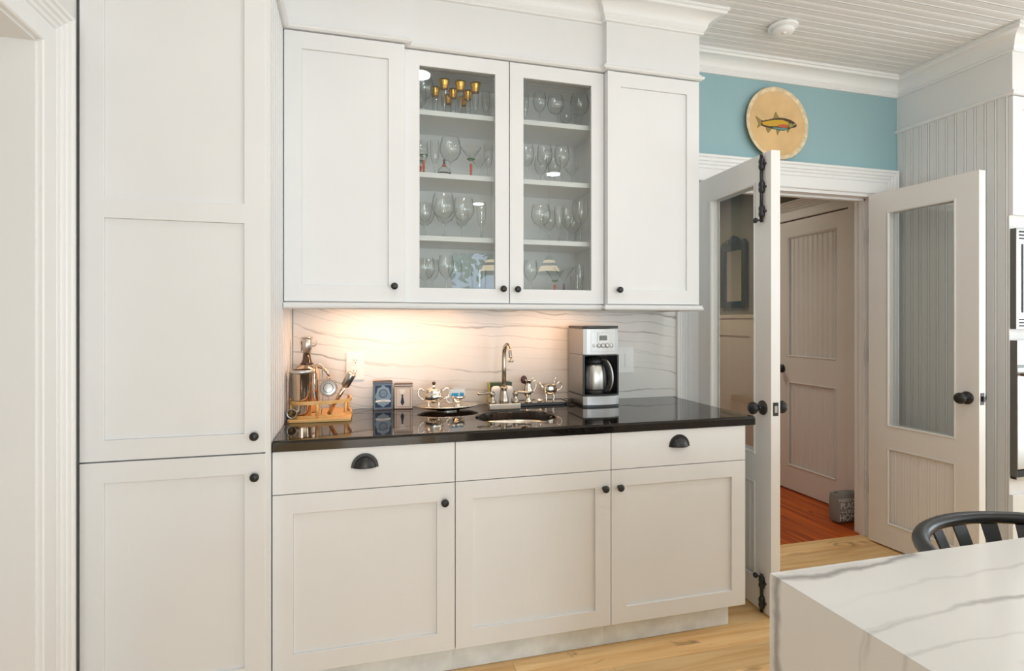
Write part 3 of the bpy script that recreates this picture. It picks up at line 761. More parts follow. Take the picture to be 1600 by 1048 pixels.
# ------------------------------------------------------------------ fish plate above the door
t = thing('wall_plate', 'round tan plate painted with a brown trout, resting on the door casing', 'plate', (2.322, 2.722, 2.456))
t.rotation_euler = (math.radians(-2.5), 0, 0)
obj('plate_body', MB().lathe([(.001, -.002), (.165, -.002), (.178, .003), (.185, .006), (.206, .011), (.2085, .0085), (.206, .006), (.18, -.006), (.001, -.008)], (0, 0, 0), 64, 'y', cap=False), 'tan', t, local=True)
obj('rim', MB().lathe([(.186, .0068), (.190, .0095), (.196, .0115), (.203, .0135), (.209, .012), (.2105, .009), (.207, .005)], (0, 0, 0), 64, 'y', cap=False), 'tanrim', t, local=True)
def FP(px, py): return ((px-471)*.00058, (560-py)*.00050+ (px-471)*.00005)
def flat(name, pts, mat, parent, d):
    return obj(name, MB().prism([FP(*p) for p in pts], lambda a, b, h: (a, h, b), -d, .0025), mat, parent, local=True)
fish = flat('fish_body', [(285, 520), (330, 527), (380, 512), (450, 495), (520, 490), (580, 497), (640, 515), (685, 542), (710, 572), (708, 590), (690, 602), (640, 612), (600, 628), (550, 640), (490, 632), (420, 618), (350, 600), (290, 580)], 'fishdark', t, .0004)
flat('flank', [(300, 545), (360, 530), (450, 515), (540, 515), (612, 540), (612, 575), (560, 590), (470, 590), (380, 590), (310, 570)], 'fishyellow', fish, .0007)
flat('red_stripe', [(480, 575), (540, 567), (612, 572), (608, 604), (560, 608), (500, 598)], 'fishred', fish, .0010)
flat('belly', [(430, 602), (500, 606), (600, 612), (590, 632), (545, 637), (480, 628), (425, 615)], 'fishteal', fish, .0010)
flat('cheek', [(615, 552), (655, 560), (672, 585), (640, 606), (615, 600)], 'fishgreen', fish, .0010)
flat('eye', [(672, 562), (682, 556), (692, 562), (692, 572), (682, 578), (672, 572)], 'tan', fish, .0012)
flat('pupil', [(678, 564), (686, 564), (688, 570), (678, 572)], 'dark', fish, .0014)
flat('tail', [(230, 472), (262, 492), (296, 520), (292, 578), (246, 614), (262, 556)], 'fishfin', fish, .0005)
for q in ([(438, 500), (452, 455), (468, 420), (485, 455), (508, 492)], [(345, 604), (356, 640), (372, 666), (390, 650), (412, 617)], [(468, 630), (474, 670), (482, 694), (490, 670), (512, 638)], [(592, 632), (600, 668), (622, 640), (628, 616)], [(330, 524), (345, 510), (360, 518)]):
    flat('fin', q, 'fishfin', fish, .0006)

# ------------------------------------------------------------------ ceiling fittings
t = thing('smoke_detector', 'round white smoke detector on the beaded ceiling', 'smoke detector', (2.055, 2.364, CEIL-.002))
obj('base', MB().lathe([(.070, 0), (.070, -.012), (.066, -.016), (.050, -.017)], (2.055, 2.364, CEIL-.0005), 32), 'plastic', t)
obj('cover', MB().lathe([(.052, -.017), (.052, -.032), (.044, -.040), (.020, -.043), (.001, -.043)], (2.055, 2.364, CEIL), 32), 'plastic', t)
obj('test_button', MB().lathe([(.009, -.0425), (.009, -.046), (.001, -.047)], (2.05, 2.35, CEIL), 12), 'plastic', t)
CANWHERE = ['near the pantry', 'in front of the coffee maker end', 'in front of the oven tower', 'over the left opening', 'over the middle of the island', 'over the far end of the island', 'nearest the back window', 'in the back right corner', 'in the back left corner']
proto = None
for i, (x, y) in enumerate(CANS):
    if proto is None:
        r_ = thing('recessed_light', 'round recessed ceiling light with white trim', 'ceiling light', (x, y, CEIL), group='recessed ceiling lights')
        a = obj('trim_ring', MB().lathe([(.068, -.004), (.070, -.007), (.088, -.006), (.090, -.001)], (0, 0, 0), 32, cap=False), 'plastic', r_, local=True)
        b = obj('lens', MB().lathe([(.0695, -.0035), (.001, -.0030)], (0, 0, 0), 32, cap=False), 'emit', r_, local=True)
        proto = r_; KIDS[r_.name] = [a, b]
    else:
        r_ = copy_tree(proto); r_.location = (x, y, CEIL)
    r_['label'] = 'round recessed ceiling light with white trim, '+CANWHERE[i]
# strip lights under the wall cabinets
for x0, x1, lab in ((-.15, .53, 'slim warm strip light under the wall cabinets, pantry side'), (.75, 1.15, 'slim warm strip light under the wall cabinets, above the coffee maker')):
    t = thing('strip_lamp', lab, 'light', ((x0+x1)/2, 2.545, 1.40), group='strip lights under the wall cabinets')
    obj('housing', MB().box(x0, x1, 2.52, 2.57, 1.388, 1.4025), 'plastic', t, bevel=.001)
    obj('lens', MB().box(x0+.01, x1-.01, 2.528, 2.562, 1.3845, 1.3879), 'warmemit', t)

# ------------------------------------------------------------------ outlet and switches
t = thing('wall_outlet', 'white double power outlet on the backsplash behind the bar tools', 'outlet', (0, W-.02, 1.12))
fy = W-.0212
obj('cover_plate', MB().box(-.040, .040, fy-.006, fy, 1.056, 1.184), 'plastic', t, bevel=.002)
for zc in (1.144, 1.096):
    s_ = obj('socket', MB().prism([(.0165*math.cos(a_), zc+max(-.0135, min(.0135, .0165*math.sin(a_)))) for a_ in [2*PI*k_/28 for k_ in range(28)]], lambda a, b, h: (a, fy-h, b), .0055, .0085), 'plastic', t)
    obj('slots', MB().box(-.0075, -.0055, fy-.0092, fy-.0086, zc-.002, zc+.007).box(.0055, .0075, fy-.0092, fy-.0086, zc-.002, zc+.006).box(-.0022, .0022, fy-.0092, fy-.0086, zc-.0105, zc-.006), 'dark', s_)
t = thing('light_switch', 'white rocker light switch plate on the backsplash right of the coffee maker', 'switch', (1.36, W-.02, 1.12))
obj('cover_plate', MB().box(1.300, 1.418, fy-.006, fy, 1.056, 1.188), 'plastic', t, bevel=.002)
for xc in (1.336, 1.384): obj('rocker', MB().grid([xc-.0175, xc+.0175], [1.085, 1.158], set(), fy-.009, fy-.0062), 'plastic', t, bevel=.001)

# ------------------------------------------------------------------ tap
t = thing('tap', 'brushed nickel gooseneck bar tap with two levers behind the sink', 'tap', (.662, 2.535, CT))
bx_, by_ = .662, 2.535
obj('base_plate', MB().box(bx_-.074, bx_+.074, by_-.026, by_+.026, CT+.0005, CT+.030), 'nickel', t, bevel=.006)
pts = [(bx_, by_, CT+.10), (bx_, by_, CT+.20)]
R_ = .048
for i in range(1, 13):
    a = PI-PI*1.0*i/12; pts.append((bx_+.004*i/12, by_-R_-R_*math.cos(a), CT+.252+R_*math.sin(a)))
pts.insert(2, (bx_, by_, CT+.235))
pts += [(bx_+.005, by_-2*R_-.004, CT+.238)]
obj('spout', MB().tube(pts, [.0105]*2+[.0102]+[.0098-.0002*i for i in range(12)]+[.0075], 14), 'nickel', t)
obj('aerator', MB().lathe([(.008, .012), (.0085, .004), (.0125, 0), (.013, -.006), (.010, -.007)], (bx_+.005, by_-2*R_-.004, CT+.232), 16), 'nickel', t)
obj('spout_collar', MB().lathe([(.021, .030), (.0225, .036), (.022, .044), (.018, .060), (.0135, .083), (.013, .092), (.017, .097), (.017, .103), (.012, .107)], (bx_, by_, CT), 20), 'nickel', t)
for sx in (-1, 1):
    c = (bx_+sx*.055, by_, CT)
    st = obj('handle_stem', MB().lathe([(.018, .030), (.0185, .038), (.012, .046), (.009, .058), (.0115, .066), (.014, .072), (.012, .080), (.001, .084)], c, 18), 'nickel', t)
    obj('lever', MB().tube([(c[0]-sx*.008, by_, CT+.078), (c[0]+sx*.02, by_-.003, CT+.079), (c[0]+sx*.05, by_-.008, CT+.076), (c[0]+sx*.068, by_-.012, CT+.078), (c[0]+sx*.074, by_-.013, CT+.079)], [.0065, .006, .005, .0078, .003], 10), 'nickel', st)

# ------------------------------------------------------------------ bar tool board and its contents
BZ = CT+.0005
t = thing('bar_caddy', 'bamboo bar caddy with curved rail holding cocktail tools, beside the pantry', 'caddy', (-.14, 2.56, BZ))
outl = [(-.262, 2.42), (-.255, 2.408), (-.03, 2.402), (-.018, 2.41), (-.012, 2.60), (-.02, 2.70), (-.03, 2.712), (-.22, 2.712), (-.262, 2.66)]
obj('base_board', MB().prism(outl, lambda a, b, h: (a, b, h), BZ, BZ+.012), 'bamboo', t, bevel=.003)
rail = [(-.262, 2.56), (-.262, 2.50), (-.245, 2.455), (-.205, 2.432), (-.13, 2.440), (-.07, 2.462), (-.022, 2.50), (-.016, 2.56), (-.03, 2.64)]
def smooth(p, k=3):
    for _ in range(k):
        q = [p[0]]
        for i in range(len(p)-1):
            a, b = Vector(p[i]), Vector(p[i+1]); q += [tuple(a*.75+b*.25), tuple(a*.25+b*.75)]
        p = q+[p[-1]]
    return p
rs = smooth(rail)
obj('rail', MB().sweep(rs, [(-.004, BZ+.066), (.004, BZ+.066), (.004, BZ+.080), (-.004, BZ+.080)], side=1), 'bamboo', t, bevel=.001)
obj('lower_rim', MB().sweep(rs, [(-.004, BZ+.012), (.005, BZ+.012), (.005, BZ+.022), (-.004, BZ+.022)], side=1), 'bamboo', t, bevel=.001)
for p in ((-.150, 2.437), (-.040, 2.486), (-.252, 2.468), (-.030, 2.64)):
    obj('post', MB().lathe([(.006, .012), (.006, .067)], (p[0], p[1], BZ), 10), 'bamboo', t)
cy = BZ+.0125
def cup(name, lab, cat, prof, c, mat, n=28, group=None, rot=None, wall=None):
    o = obj(name, MB().lathe(prof, (0, 0, 0), n, cap=False), mat, None, local=True); o.location = c
    if rot: o.rotation_euler = rot
    return tag(o, lab, cat, group)
def shell(outer, th=.0015):
    return outer+[(max(r-th, .0005), h) for r, h in reversed(outer)]
tin = thing('shaker_tin', 'tall polished steel cocktail shaker tin in front of the wide flask', 'shaker', (-.213, 2.487, cy))
obj('cup', MB().lathe(shell([(.001, 0), (.034, 0), (.036, .006), (.038, .02), (.0465, .188), (.0478, .190)]), (-.213, 2.487, cy), 36, cap=False), 'copper', tin)
obj('cap_band', MB().lathe([(.0455, .178), (.0478, .180), (.0485, .192), (.046, .194), (.036, .194)], (-.213, 2.487, cy), 36, cap=False), 'steel', tin)
bt = thing('flask', 'wide steel flask with dark neck and metal pourer behind the shaker tin', 'flask', (-.204, 2.625, cy))
fc = (-.204, 2.625, cy)
obj('body', MB().lathe([(.001, 0), (.050, 0), (.054, .008), (.055, .16), (.053, .178), (.046, .192), (.030, .205), (.020, .214), (.017, .220)], fc, 36), 'copper', bt)
obj('neck', MB().lathe([(.030, .2055), (.022, .216), (.017, .230), (.0155, .252)], fc, 24), pm('dark_neck', (.05, .022, .01), .12, spec=.8), bt)
obj('pourer', MB().lathe([(.0158, .250), (.0165, .266), (.021, .272), (.0215, .306), (.019, .311), (.018, .318), (.025, .320), (.025, .324), (.001, .325)], fc, 24), 'steel', bt)
obj('lever', MB().tube([(-.184, 2.622, cy+.285), (-.170, 2.620, cy+.286), (-.160, 2.619, cy+.298), (-.165, 2.619, cy+.306)], .0028, 6), 'steel', bt)
obj('clamp', MB().tube([(-.226, 2.622, cy+.262), (-.2275, 2.622, cy+.308)], .002, 6), 'steel', bt)
obj('handle', MB().tube(smooth([(-.165, 2.60, cy+.198), (-.130, 2.585, cy+.190), (-.112, 2.578, cy+.165), (-.106, 2.575, cy+.150), (-.118, 2.572, cy+.146)], 2), .0065, 8), 'copper', bt)
# tongs: two joined loops
tg = thing('ice_tongs', 'steel ice tongs with looped top leaning beside the shaker', 'tongs', (-.155, 2.49, cy))
lp = arc((0, 0), .020, -.6, PI+.6, 14, lambda a, b: (-.150+a, 2.500, cy+.195+b))
obj('loop', MB().tube(lp, .0045, 8, flat=.5), 'steel', tg)
for sx in (-1, 1): obj('arm', MB().tube([(-.150+sx*.0165, 2.50, cy+.184), (-.148+sx*.020, 2.497, cy+.12), (-.146+sx*.012, 2.492, cy+.03), (-.146+sx*.008, 2.49, cy+.004)], [.005, .0055, .005, .003], 8, flat=.45), 'steel', tg)
obj('claw', MB().tube([(-.126, 2.50, cy+.19), (-.112, 2.50, cy+.178), (-.105, 2.498, cy+.162)], [.004, .006, .003], 8), 'steel', tg)
# hawthorne strainer
hs = thing('cocktail_strainer', 'round coiled steel strainer leaning on the bamboo rail', 'strainer', (-.108, 2.475, cy))
ang = math.radians(78)
def hp(r, a, d=0): return (-.108+r*math.cos(a), 2.466+r*math.sin(a)*math.cos(ang)+d, cy+.118+r*math.sin(a)*math.sin(ang))
obj('disc', MB().lathe([(.001, 0), (.030, 0), (.032, .0012), (.030, .0024), (.001, .0024)], (0, 0, 0), 32, 'y', cap=False), 'steel', hs, local=True, xf=Matrix.Translation((0, -.012, .118)) @ Matrix.Rotation(-.2, 4, 'X'))
coil = []
for i in range(220):
    a = 2*PI*i/219; q = i*1.1; coil.append(hp(.033+.004*math.cos(q), a, -.003+.004*math.sin(q)))
obj('spring', MB().tube(coil, .0010, 4), 'steel', hs)
obj('holes_ring', MB().tube([hp(.019, 2*PI*i/24, -.0045) for i in range(24)], .0016, 5, closed=True), 'black', hs)
obj('handle', MB().tube([hp(.03, -PI/2), (-.102, 2.468, cy+.05), (-.097, 2.472, cy+.004)], [.009, .0085, .010], 8, flat=.3), 'steel', hs)
for a in (.35, PI-.35, PI/2): obj('ear', MB().tube([hp(.03, a), hp(.043, a)], .005, 8, flat=.4), 'steel', hs)
# jigger on a long stem
jg = thing('muddler', 'steel muddler with cylinder head leaning right over the bamboo rail', 'muddler', (-.09, 2.48, cy))
a0 = Vector((-.108, 2.500, cy+.004)); a1 = Vector((-.012, 2.455, cy+.178)); dr_ = (a1-a0).normalized()
obj('shaft', MB().tube([a0, a0+dr_*.08, a0+dr_*.148], [.008, .0085, .0095], 14), 'copper', jg)
obj('head', MB().tube([a0+dr_*.140, a0+dr_*.143, a0+dr_*.198, a0+dr_*.202], [.014, .0175, .0185, .016], 20), 'steel', jg)
jc = thing('jigger', 'small steel jigger lying at the left end of the caddy', 'jigger', (-.247, 2.53, cy))
obj('body', MB().lathe(shell([(.018, -.02), (.011, 0), (.016, .022), (.020, .030)]), (-.246, 2.46, cy+.022), 20, 'y', cap=False), 'steel', jc)
jc.location = (-.247, 2.53, cy)
jc.children[0].location = (.0, .0, 0)

# ------------------------------------------------------------------ two boxes
RYZ = RXm
def card_box(name, lab, cx, cy_, wd, dp, ht, rz, mat, edge):
    t = thing(name, lab, 'box', (cx, cy_, BZ), rz)
    obj('carton', MB().box(-wd/2, wd/2, 0, dp, 0, ht), mat, t, bevel=.001, local=True)
    for z0_, z1_ in ((ht-.010, ht-.006), (ht-.0005, ht+.0025), (0, .004)): obj('edge_band', MB().box(-wd/2-.0006, wd/2+.0006, -.0006, dp+.0006, z0_, z1_), edge, t, local=True)
    return t
t = card_box('gift_box', 'slate blue printed card box standing left of the cream one', .123, 2.66, .084, .045, .128, .05, 'bluebox', 'cardedge')
fn = lambda a, b, h: (a, -h, b)
n = 28
obj('navy_ground', MB().prism([(-.036, .012), (.036, .012), (.036, .112), (-.036, .112)], fn, .0, .0005), 'navy', t, local=True)
sc_ = [(.034*(1+.05*math.cos(8*a))*math.cos(a), .063+.047*(1+.05*math.cos(8*a))*math.sin(a)) for a in [2*PI*i/64 for i in range(64)]]
obj('medallion', MB().prism(sc_, fn, .0, .0009), 'paleblue', t, local=True)
for r0, r1, mm, d in ((.0195, .0195, 'navy', .0013), (.0165, .0165, 'paleblue', .0016), (.014, .014, 'navy', .0019), (.0128, .0128, 'paleblue', .0022)):
    obj('ring', MB().prism([(r0*math.cos(a), .075+r0*math.sin(a)) for a in [2*PI*i/32 for i in range(32)]], fn, 0, d), mm, t, local=True)
text('lettering', 'HY', .014, 'navy', t, Matrix.Translation((0, -.0024, .075)) @ RXm)
ban = [(-.034+.068*i/12, .044+.0035*math.cos(PI*(i/12-.5)*1.0)) for i in range(13)]
obj('banner', MB().prism(ban+[(a, b-.009) for a, b in reversed(ban)], fn, 0, .0016), 'packet', t, local=True)
text('lettering', '\u2022\u2022\u2022\u2022\u2022\u2022\u2022\u2022', .007, 'navy', t, Matrix.Translation((0, -.0018, .0425)) @ RXm)
t = card_box('gift_box', 'cream card box with a navy necktie picture, right of the blue one', .214, 2.662, .080, .045, .114, -.16, 'card', 'cardedge')
obj('border', MB().grid([-.033, -.0315, .0315, .033], [.010, .0115, .098, .0995], {(1, 1)}, -.0006, .0), 'cardedge', t, local=True)
tie = [(-.0045, .068), (.0045, .068), (.003, .058), (.0085, .030), (0, .016), (-.0085, .030), (-.003, .058)]
obj('necktie', MB().prism([(a-.004, b) for a, b in tie], fn, 0, .0008), 'navy', t, local=True)
obj('collar', MB().prism([(-.018, .090), (-.012, .070), (-.004, .068), (.004, .070), (.010, .090)], fn, 0, .0005), 'packet', t, local=True)
obj('side_line', MB().box(-.0415, -.040, -.001, .001, 0, .114), 'cardedge', t, local=True)

# ------------------------------------------------------------------ silver trays and tea things
def oval_tray(lab, cx, cy_, a, b, foot):
    t = thing('serving_tray', lab, 'tray', (cx, cy_, BZ))
    k = b/a
    z0 = foot
    obj('dish', MB().lathe([(.001, z0), (a*.72, z0), (a*.80, z0+.002), (a*.97, z0+.010), (a, z0+.011), (a*.995, z0+.014), (a*.95, z0+.0125), (a*.80, z0+.0045), (a*.72, z0+.003), (.001, z0+.003)], (cx, cy_, BZ), 56, 'z', 1, k, cap=False), 'silver', t)
    obj('foot_ring', MB().lathe([(a*.38, 0), (a*.40, z0*.4), (a*.36, z0+.0005)], (cx, cy_, BZ), 40, 'z', 1, k, cap=False), 'silver', t)
    return t
TX1, TY1 = .412, 2.600
oval_tray('oval silver tray holding the sugar pot, left of the tap', TX1, TY1, .142, .092, .007)
tz = BZ+.0105
def legs(parent, c, r, n, h, mat='silver', a_off=.6):
    for i in range(n):
        a = a_off+2*PI*i/n; ca, sa = math.cos(a), math.sin(a)
        obj('leg', MB().tube([(c[0]+ca*r*.75, c[1]+sa*r*.75, c[2]+h*1.35), (c[0]+ca*r*1.0, c[1]+sa*r*1.0, c[2]+h*.8), (c[0]+ca*r*.86, c[1]+sa*r*.86, c[2]+h*.35), (c[0]+ca*r*1.08, c[1]+sa*r*1.08, c[2]+.003)], [.0045, .004, .003, .0045], 8), mat, parent)
sp = thing('sugar_pot', 'footed silver sugar pot with lid, finial and two handles', 'pot', (.345, 2.59, tz))
c = (.345, 2.585, tz)
obj('body', MB().lathe([(.012, .020), (.030, .026), (.042, .040), (.047, .055), (.043, .068), (.038, .074), (.041, .080), (.040, .082)], c, 32), 'silver', sp)
obj('lid', MB().lathe([(.039, .0825), (.034, .088), (.018, .094), (.008, .098), (.006, .106), (.001, .107)], c, 28), 'silver', sp)
obj('finial', MB().lathe([(.004, .105), (.008, .110), (.0085, .116), (.004, .121), (.001, .122)], c, 16), 'brown', sp)
legs(sp, c, .034, 4, .030)
for sx in (-1, 1):
    pts = smooth([(c[0]+sx*.040, c[1], tz+.078), (c[0]+sx*.062, c[1], tz+.094), (c[0]+sx*.074, c[1], tz+.075), (c[0]+sx*.068, c[1], tz+.052), (c[0]+sx*.045, c[1], tz+.040)], 2)
    obj('handle', MB().tube(pts, .0032, 8), 'silver', sp)
ph = thing('packet_holder', 'small footed silver cup with sweetener packets in it, right of the sugar pot', 'cup', (.462, 2.60, tz))
c = (.452, 2.570, tz)
obj('cup', MB().lathe(shell([(.001, .004), (.022, .004), (.024, .008), (.014, .014), (.016, .022), (.028, .030), (.033, .046), (.036, .056)]), c, 28, cap=False), 'silver', ph)
obj('handle', MB().tube(smooth([(c[0]-.032, c[1], tz+.05), (c[0]-.052, c[1], tz+.052), (c[0]-.05, c[1], tz+.028), (c[0]-.026, c[1], tz+.024)], 2), .003, 8), 'silver', ph)
for i, (dx, dy, rz) in enumerate(((-.014, -.006, .15), (.012, .004, -.1), (.0, .014, .05))):
    p = thing('sweetener_packet', ['white and blue paper packet at the front left of the silver cup', 'white and blue paper packet at the right of the silver cup', 'plain pale paper packet at the back of the silver cup'][i], 'packet', (c[0]+dx, c[1]+dy, tz+.028), rz, group='paper packets in the silver cup')
    obj('paper', MB().box(-.022, .022, -.001, .001, 0, .058+.006*(i == 2)), 'packet' if i < 2 else 'card', p, local=True)
    if i < 2: obj('print', MB().box(-.017, .017, -.0014, -.001, .024, .040).prism([(-.020, .018), (-.006, .018), (-.006, .030), (-.020, .030)], fn, .001, .0015), 'cyan', p, local=True)
# creamer spoon on tray
so = thing('teaspoon', 'small silver teaspoon lying on the right of the oval tray', 'spoon', (.505, 2.575, tz))
obj('bowl', MB().lathe([(.001, 0), (.008, .001), (.010, .003)], (.515, 2.572, tz+.001), 16, 'z', 1.3, .8, cap=False), 'silver', so)
obj('handle', MB().tube([(.505, 2.572, tz+.004), (.49, 2.565, tz+.006), (.465, 2.545, tz+.005)], [.0018, .0016, .0025], 6), 'silver', so)

TX2, TY2 = .892, 2.660
t = thing('serving_tray', 'flat silver tray with dark rim, between tap and coffee maker', 'tray', (TX2, TY2, BZ))
obj('dish', MB().box(.768, 1.008, 2.605, 2.715, BZ+.006, BZ+.011), 'silver', t, bevel=.002)
obj('rim', MB().sweep([(.765, 2.602), (.765, 2.718), (1.011, 2.718), (1.011, 2.602)], [(-.004, BZ+.002), (.003, BZ+.002), (.003, BZ+.013), (-.004, BZ+.013)], closed=True), 'blacksoft', t)
obj('foot', MB().box(.80, .98, 2.625, 2.70, BZ, BZ+.006), 'blacksoft', t)
tz2 = BZ+.0115
v = thing('silver_vase', 'small waisted silver pitcher with scalloped lip, right of the tap', 'pitcher', (.812, 2.650, tz2))
c = (.815, 2.650, tz2)
obj('body', MB().lathe(shell([(.001, .002), (.020, .002), (.021, .008), (.012, .018), (.012, .028), (.024, .042), (.026, .055), (.018, .078), (.015, .092), (.020, .104), (.025, .110)]), c, 28, cap=False), 'silver', v)
obj('handle', MB().tube(smooth([(c[0]+.018, c[1], tz2+.10), (c[0]+.042, c[1], tz2+.105), (c[0]+.040, c[1], tz2+.07), (c[0]+.024, c[1], tz2+.048)], 2), .0026, 8), 'silver', v)
obj('spout_tip', MB().tube([(c[0]+.020, c[1]-.004, tz2+.104), (c[0]+.026, c[1]-.006, tz2+.122)], [.003, .0012], 6), 'silver', v)
sp = thing('wooden_spoon', 'dark wooden spoon bowl standing up in the silver pitcher', 'spoon', (c[0], c[1], tz2+.02))
obj('spoon_bowl', MB().lathe([(.001, -.022), (.012, -.016), (.0165, -.004), (.015, .008), (.008, .017), (.001, .019)], (c[0]-.024, c[1]-.004, tz2+.112), 20, 'z', 1, .5), 'brown', sp)
obj('stem', MB().tube([(c[0]-.017, c[1]-.003, tz2+.096), (c[0]+.004, c[1], tz2+.025)], .003, 6), 'brown', sp)
cm = thing('creamer', 'footed silver creamer with curled handle, beside the coffee maker', 'creamer', (.935, 2.655, tz2))
c = (.925, 2.652, tz2)
obj('body', MB().lathe([(.010, .030), (.026, .036), (.036, .050), (.038, .062), (.034, .074), (.035, .080), (.037, .082), (.034, .079), (.030, .06), (.001, .04)], c, 30, cap=False), 'silver', cm)
legs(cm, c, .028, 4, .034)
obj('handle', MB().tube(smooth([(c[0]+.034, c[1], tz2+.078), (c[0]+.055, c[1], tz2+.098), (c[0]+.068, c[1], tz2+.078), (c[0]+.058, c[1], tz2+.056), (c[0]+.036, c[1], tz2+.052)], 2), .0032, 8), 'silver', cm)
obj('spout', MB().tube([(c[0]-.026, c[1], tz2+.062), (c[0]-.042, c[1], tz2+.074), (c[0]-.050, c[1], tz2+.094)], [.010, .006, .002], 10), 'silver', cm)
sp = thing('teaspoon', 'silver teaspoon standing in the creamer with its handle up', 'spoon', (.94, 2.652, tz2+.05))
obj('handle', MB().tube([(.930, 2.652, tz2+.045), (.952, 2.655, tz2+.095), (.963, 2.657, tz2+.122)], [.0015, .002, .0045], 6, flat=.5), 'silver', sp)
tr = thing('small_dish', 'small silver dish on the flat tray between pitcher and creamer', 'dish', (.868, 2.640, tz2))
obj('bowl', MB().lathe(shell([(.001, .002), (.012, .002), (.020, .010), (.023, .014)]), (.868, 2.636, tz2), 24, cap=False), 'silver', tr)
# green tin and white ceramic shells behind the tap
t = thing('green_tin', 'dark green tin with pale edge standing behind the tap', 'tin', (.682, 2.69, BZ))
obj('body', MB().box(.628, .738, 2.672, 2.712, BZ, BZ+.108), 'greentin', t, bevel=.003)
obj('edge_band', MB().box(.6255, .6285, 2.671, 2.713, BZ, BZ+.109), 'greenline', t)
obj('lid', MB().prism([(.628, .106), (.645, .104), (.665, .100), (.69, .104), (.705, .110), (.722, .112), (.738, .108), (.738, .1), (.628, .1)], lambda a, b, h: (a, h, BZ+b), 2.671, 2.713), 'greentin', t)
for i, (x, rz, lab) in enumerate(((.650, .3, 'white fluted ceramic holder left of the tap neck'), (.708, -.3, 'white fluted ceramic holder right of the tap neck'))):
    t = thing('ceramic_holder', lab, 'holder', (x, 2.642, BZ), rz, group='white ceramic holders behind the tap')
    pr = [(.014, 0), (.016, .006), (.014, .020), (.020, .050), (.024, .078), (.021, .090), (.012, .095), (.001, .096)]
    mb = MB().lathe(pr, (0, 0, 0), 32, 'z', 1.05, .6)
    mb.v = [(a*(1+.05*math.cos(10*math.atan2(b, a))), b*(1+.05*math.cos(10*math.atan2(b, a))), c_) for a, b, c_ in mb.v]
    obj('body', mb, 'porcelain', t, local=True)
    obj('foot', MB().lathe([(.018, 0), (.018, .004), (.012, .006)], (0, 0, 0), 24), 'porcelain', t, local=True)

# ------------------------------------------------------------------ coffee maker
t = thing('coffee_maker', 'tall stainless and black drip coffee maker on the worktop', 'coffee maker', (1.13, 2.58, BZ))
cx0, cx1, cyf, cyb = 1.040, 1.222, 2.492, 2.690
obj('side_panel', MB().box(cx0, cx0+.006, cyf+.012, cyb, BZ+.057, BZ+.246), 'makersteel', t, bevel=.001, label='brushed steel side')
obj('side_panel', MB().box(cx1-.006, cx1, cyf+.012, cyb, BZ+.057, BZ+.246), 'makersteel', t, bevel=.001, label='brushed steel side')
obj('rear_column', MB().box(cx0+.006, cx1-.006, 2.615, cyb-.001, BZ+.057, BZ+.246), 'blacksoft', t)
obj('cavity_frame', MB().grid([cx0-.001, cx0+.007, cx1-.007, cx1+.001], [BZ+.057, BZ+.058, BZ+.242, BZ+.246], {(1, 1)}, cyf+.003, cyf+.012), 'blacksoft', t)
def dfront(y0, bul, n=10):
    return [(cx0+(cx1-cx0)*i/n, y0-bul*math.sin(PI*i/n)**.6 if 0 < i < n else y0) for i in range(n+1)]
hd = dfront(cyf+.010, .014)
obj('head', MB().prism(hd+[(cx1, cyb), (cx0, cyb)], lambda a, b, h: (a, b, h), BZ+.247, BZ+.370), 'makersteel', t, bevel=.0015)
obj('control_panel', MB().prism([(a, b-.0015) for a, b in hd[2:]]+[(cx1, cyf+.014), (hd[2][0], cyf+.014)], lambda a, b, h: (a, b, h), BZ+.262, BZ+.352), 'makersteel', t, bevel=.0008)
obj('lid', MB().prism([(a, b-.002) for a, b in hd]+[(cx1, cyb), (cx0, cyb)], lambda a, b, h: (a, b, h), BZ+.372, BZ+.384), 'blacksoft', t, bevel=.003)
fyc = cyf-.0055
db = obj('display_bezel', MB().box(1.108, 1.166, fyc-.002, fyc+.002, BZ+.306, BZ+.350), 'plastic', t, bevel=.001)
obj('display', MB().box(1.117, 1.157, fyc-.0028, fyc-.0021, BZ+.315, BZ+.338), 'lcd', db)
for i in range(5):
    x = 1.094+i*.0215; yy = cyf-.003+(.004 if i in (0, 4) else 0)
    bt_ = obj('button', MB().lathe([(.0095, .0), (.0095, .003), (.0078, .0035), (.0078, .005), (.001, .0055)], (x, yy, BZ+.290), 18, 'y'), 'plastic', t)
    obj('button_ring', MB().lathe([(.0098, 0), (.0108, .0042), (.0098, .0042)], (x, yy, BZ+.290), 18, 'y', cap=False), 'blacksoft', bt_)
bs_ = dfront(cyf+.004, .016)
bs_ = [(a-.002+.004*i/10, b) for i, (a, b) in enumerate(bs_)]
obj('base', MB().prism(bs_+[(cx1, cyb), (cx0, cyb)], lambda a, b, h: (a, b, h), BZ+.008, BZ+.050), 'makersteel', t, bevel=.0015)
obj('base_foot', MB().prism([(a, b+.001) for a, b in bs_]+[(cx1, cyb), (cx0, cyb)], lambda a, b, h: (a, b, h), BZ, BZ+.0078), 'blacksoft', t)
obj('hot_plate', MB().prism([(a, b+.003) for a, b in bs_]+[(cx1, cyb), (cx0, cyb)], lambda a, b, h: (a, b, h), BZ+.0502, BZ+.057), 'blacksoft', t)
cf = thing('thermal_carafe', 'steel thermal carafe with black lid inside the coffee maker', 'carafe', (1.122, 2.548, BZ+.0575))
c = (1.119, 2.551, BZ+.0575)
obj('body', MB().lathe([(.052, 0), (.057, .006), (.0605, .03), (.062, .06), (.060, .095), (.053, .130), (.046, .145)], c, 36), 'steel', cf)
obj('band', MB().lathe([(.0592, .018), (.0608, .021), (.0608, .023), (.0594, .024)], c, 36, cap=False), 'blacksoft', cf)
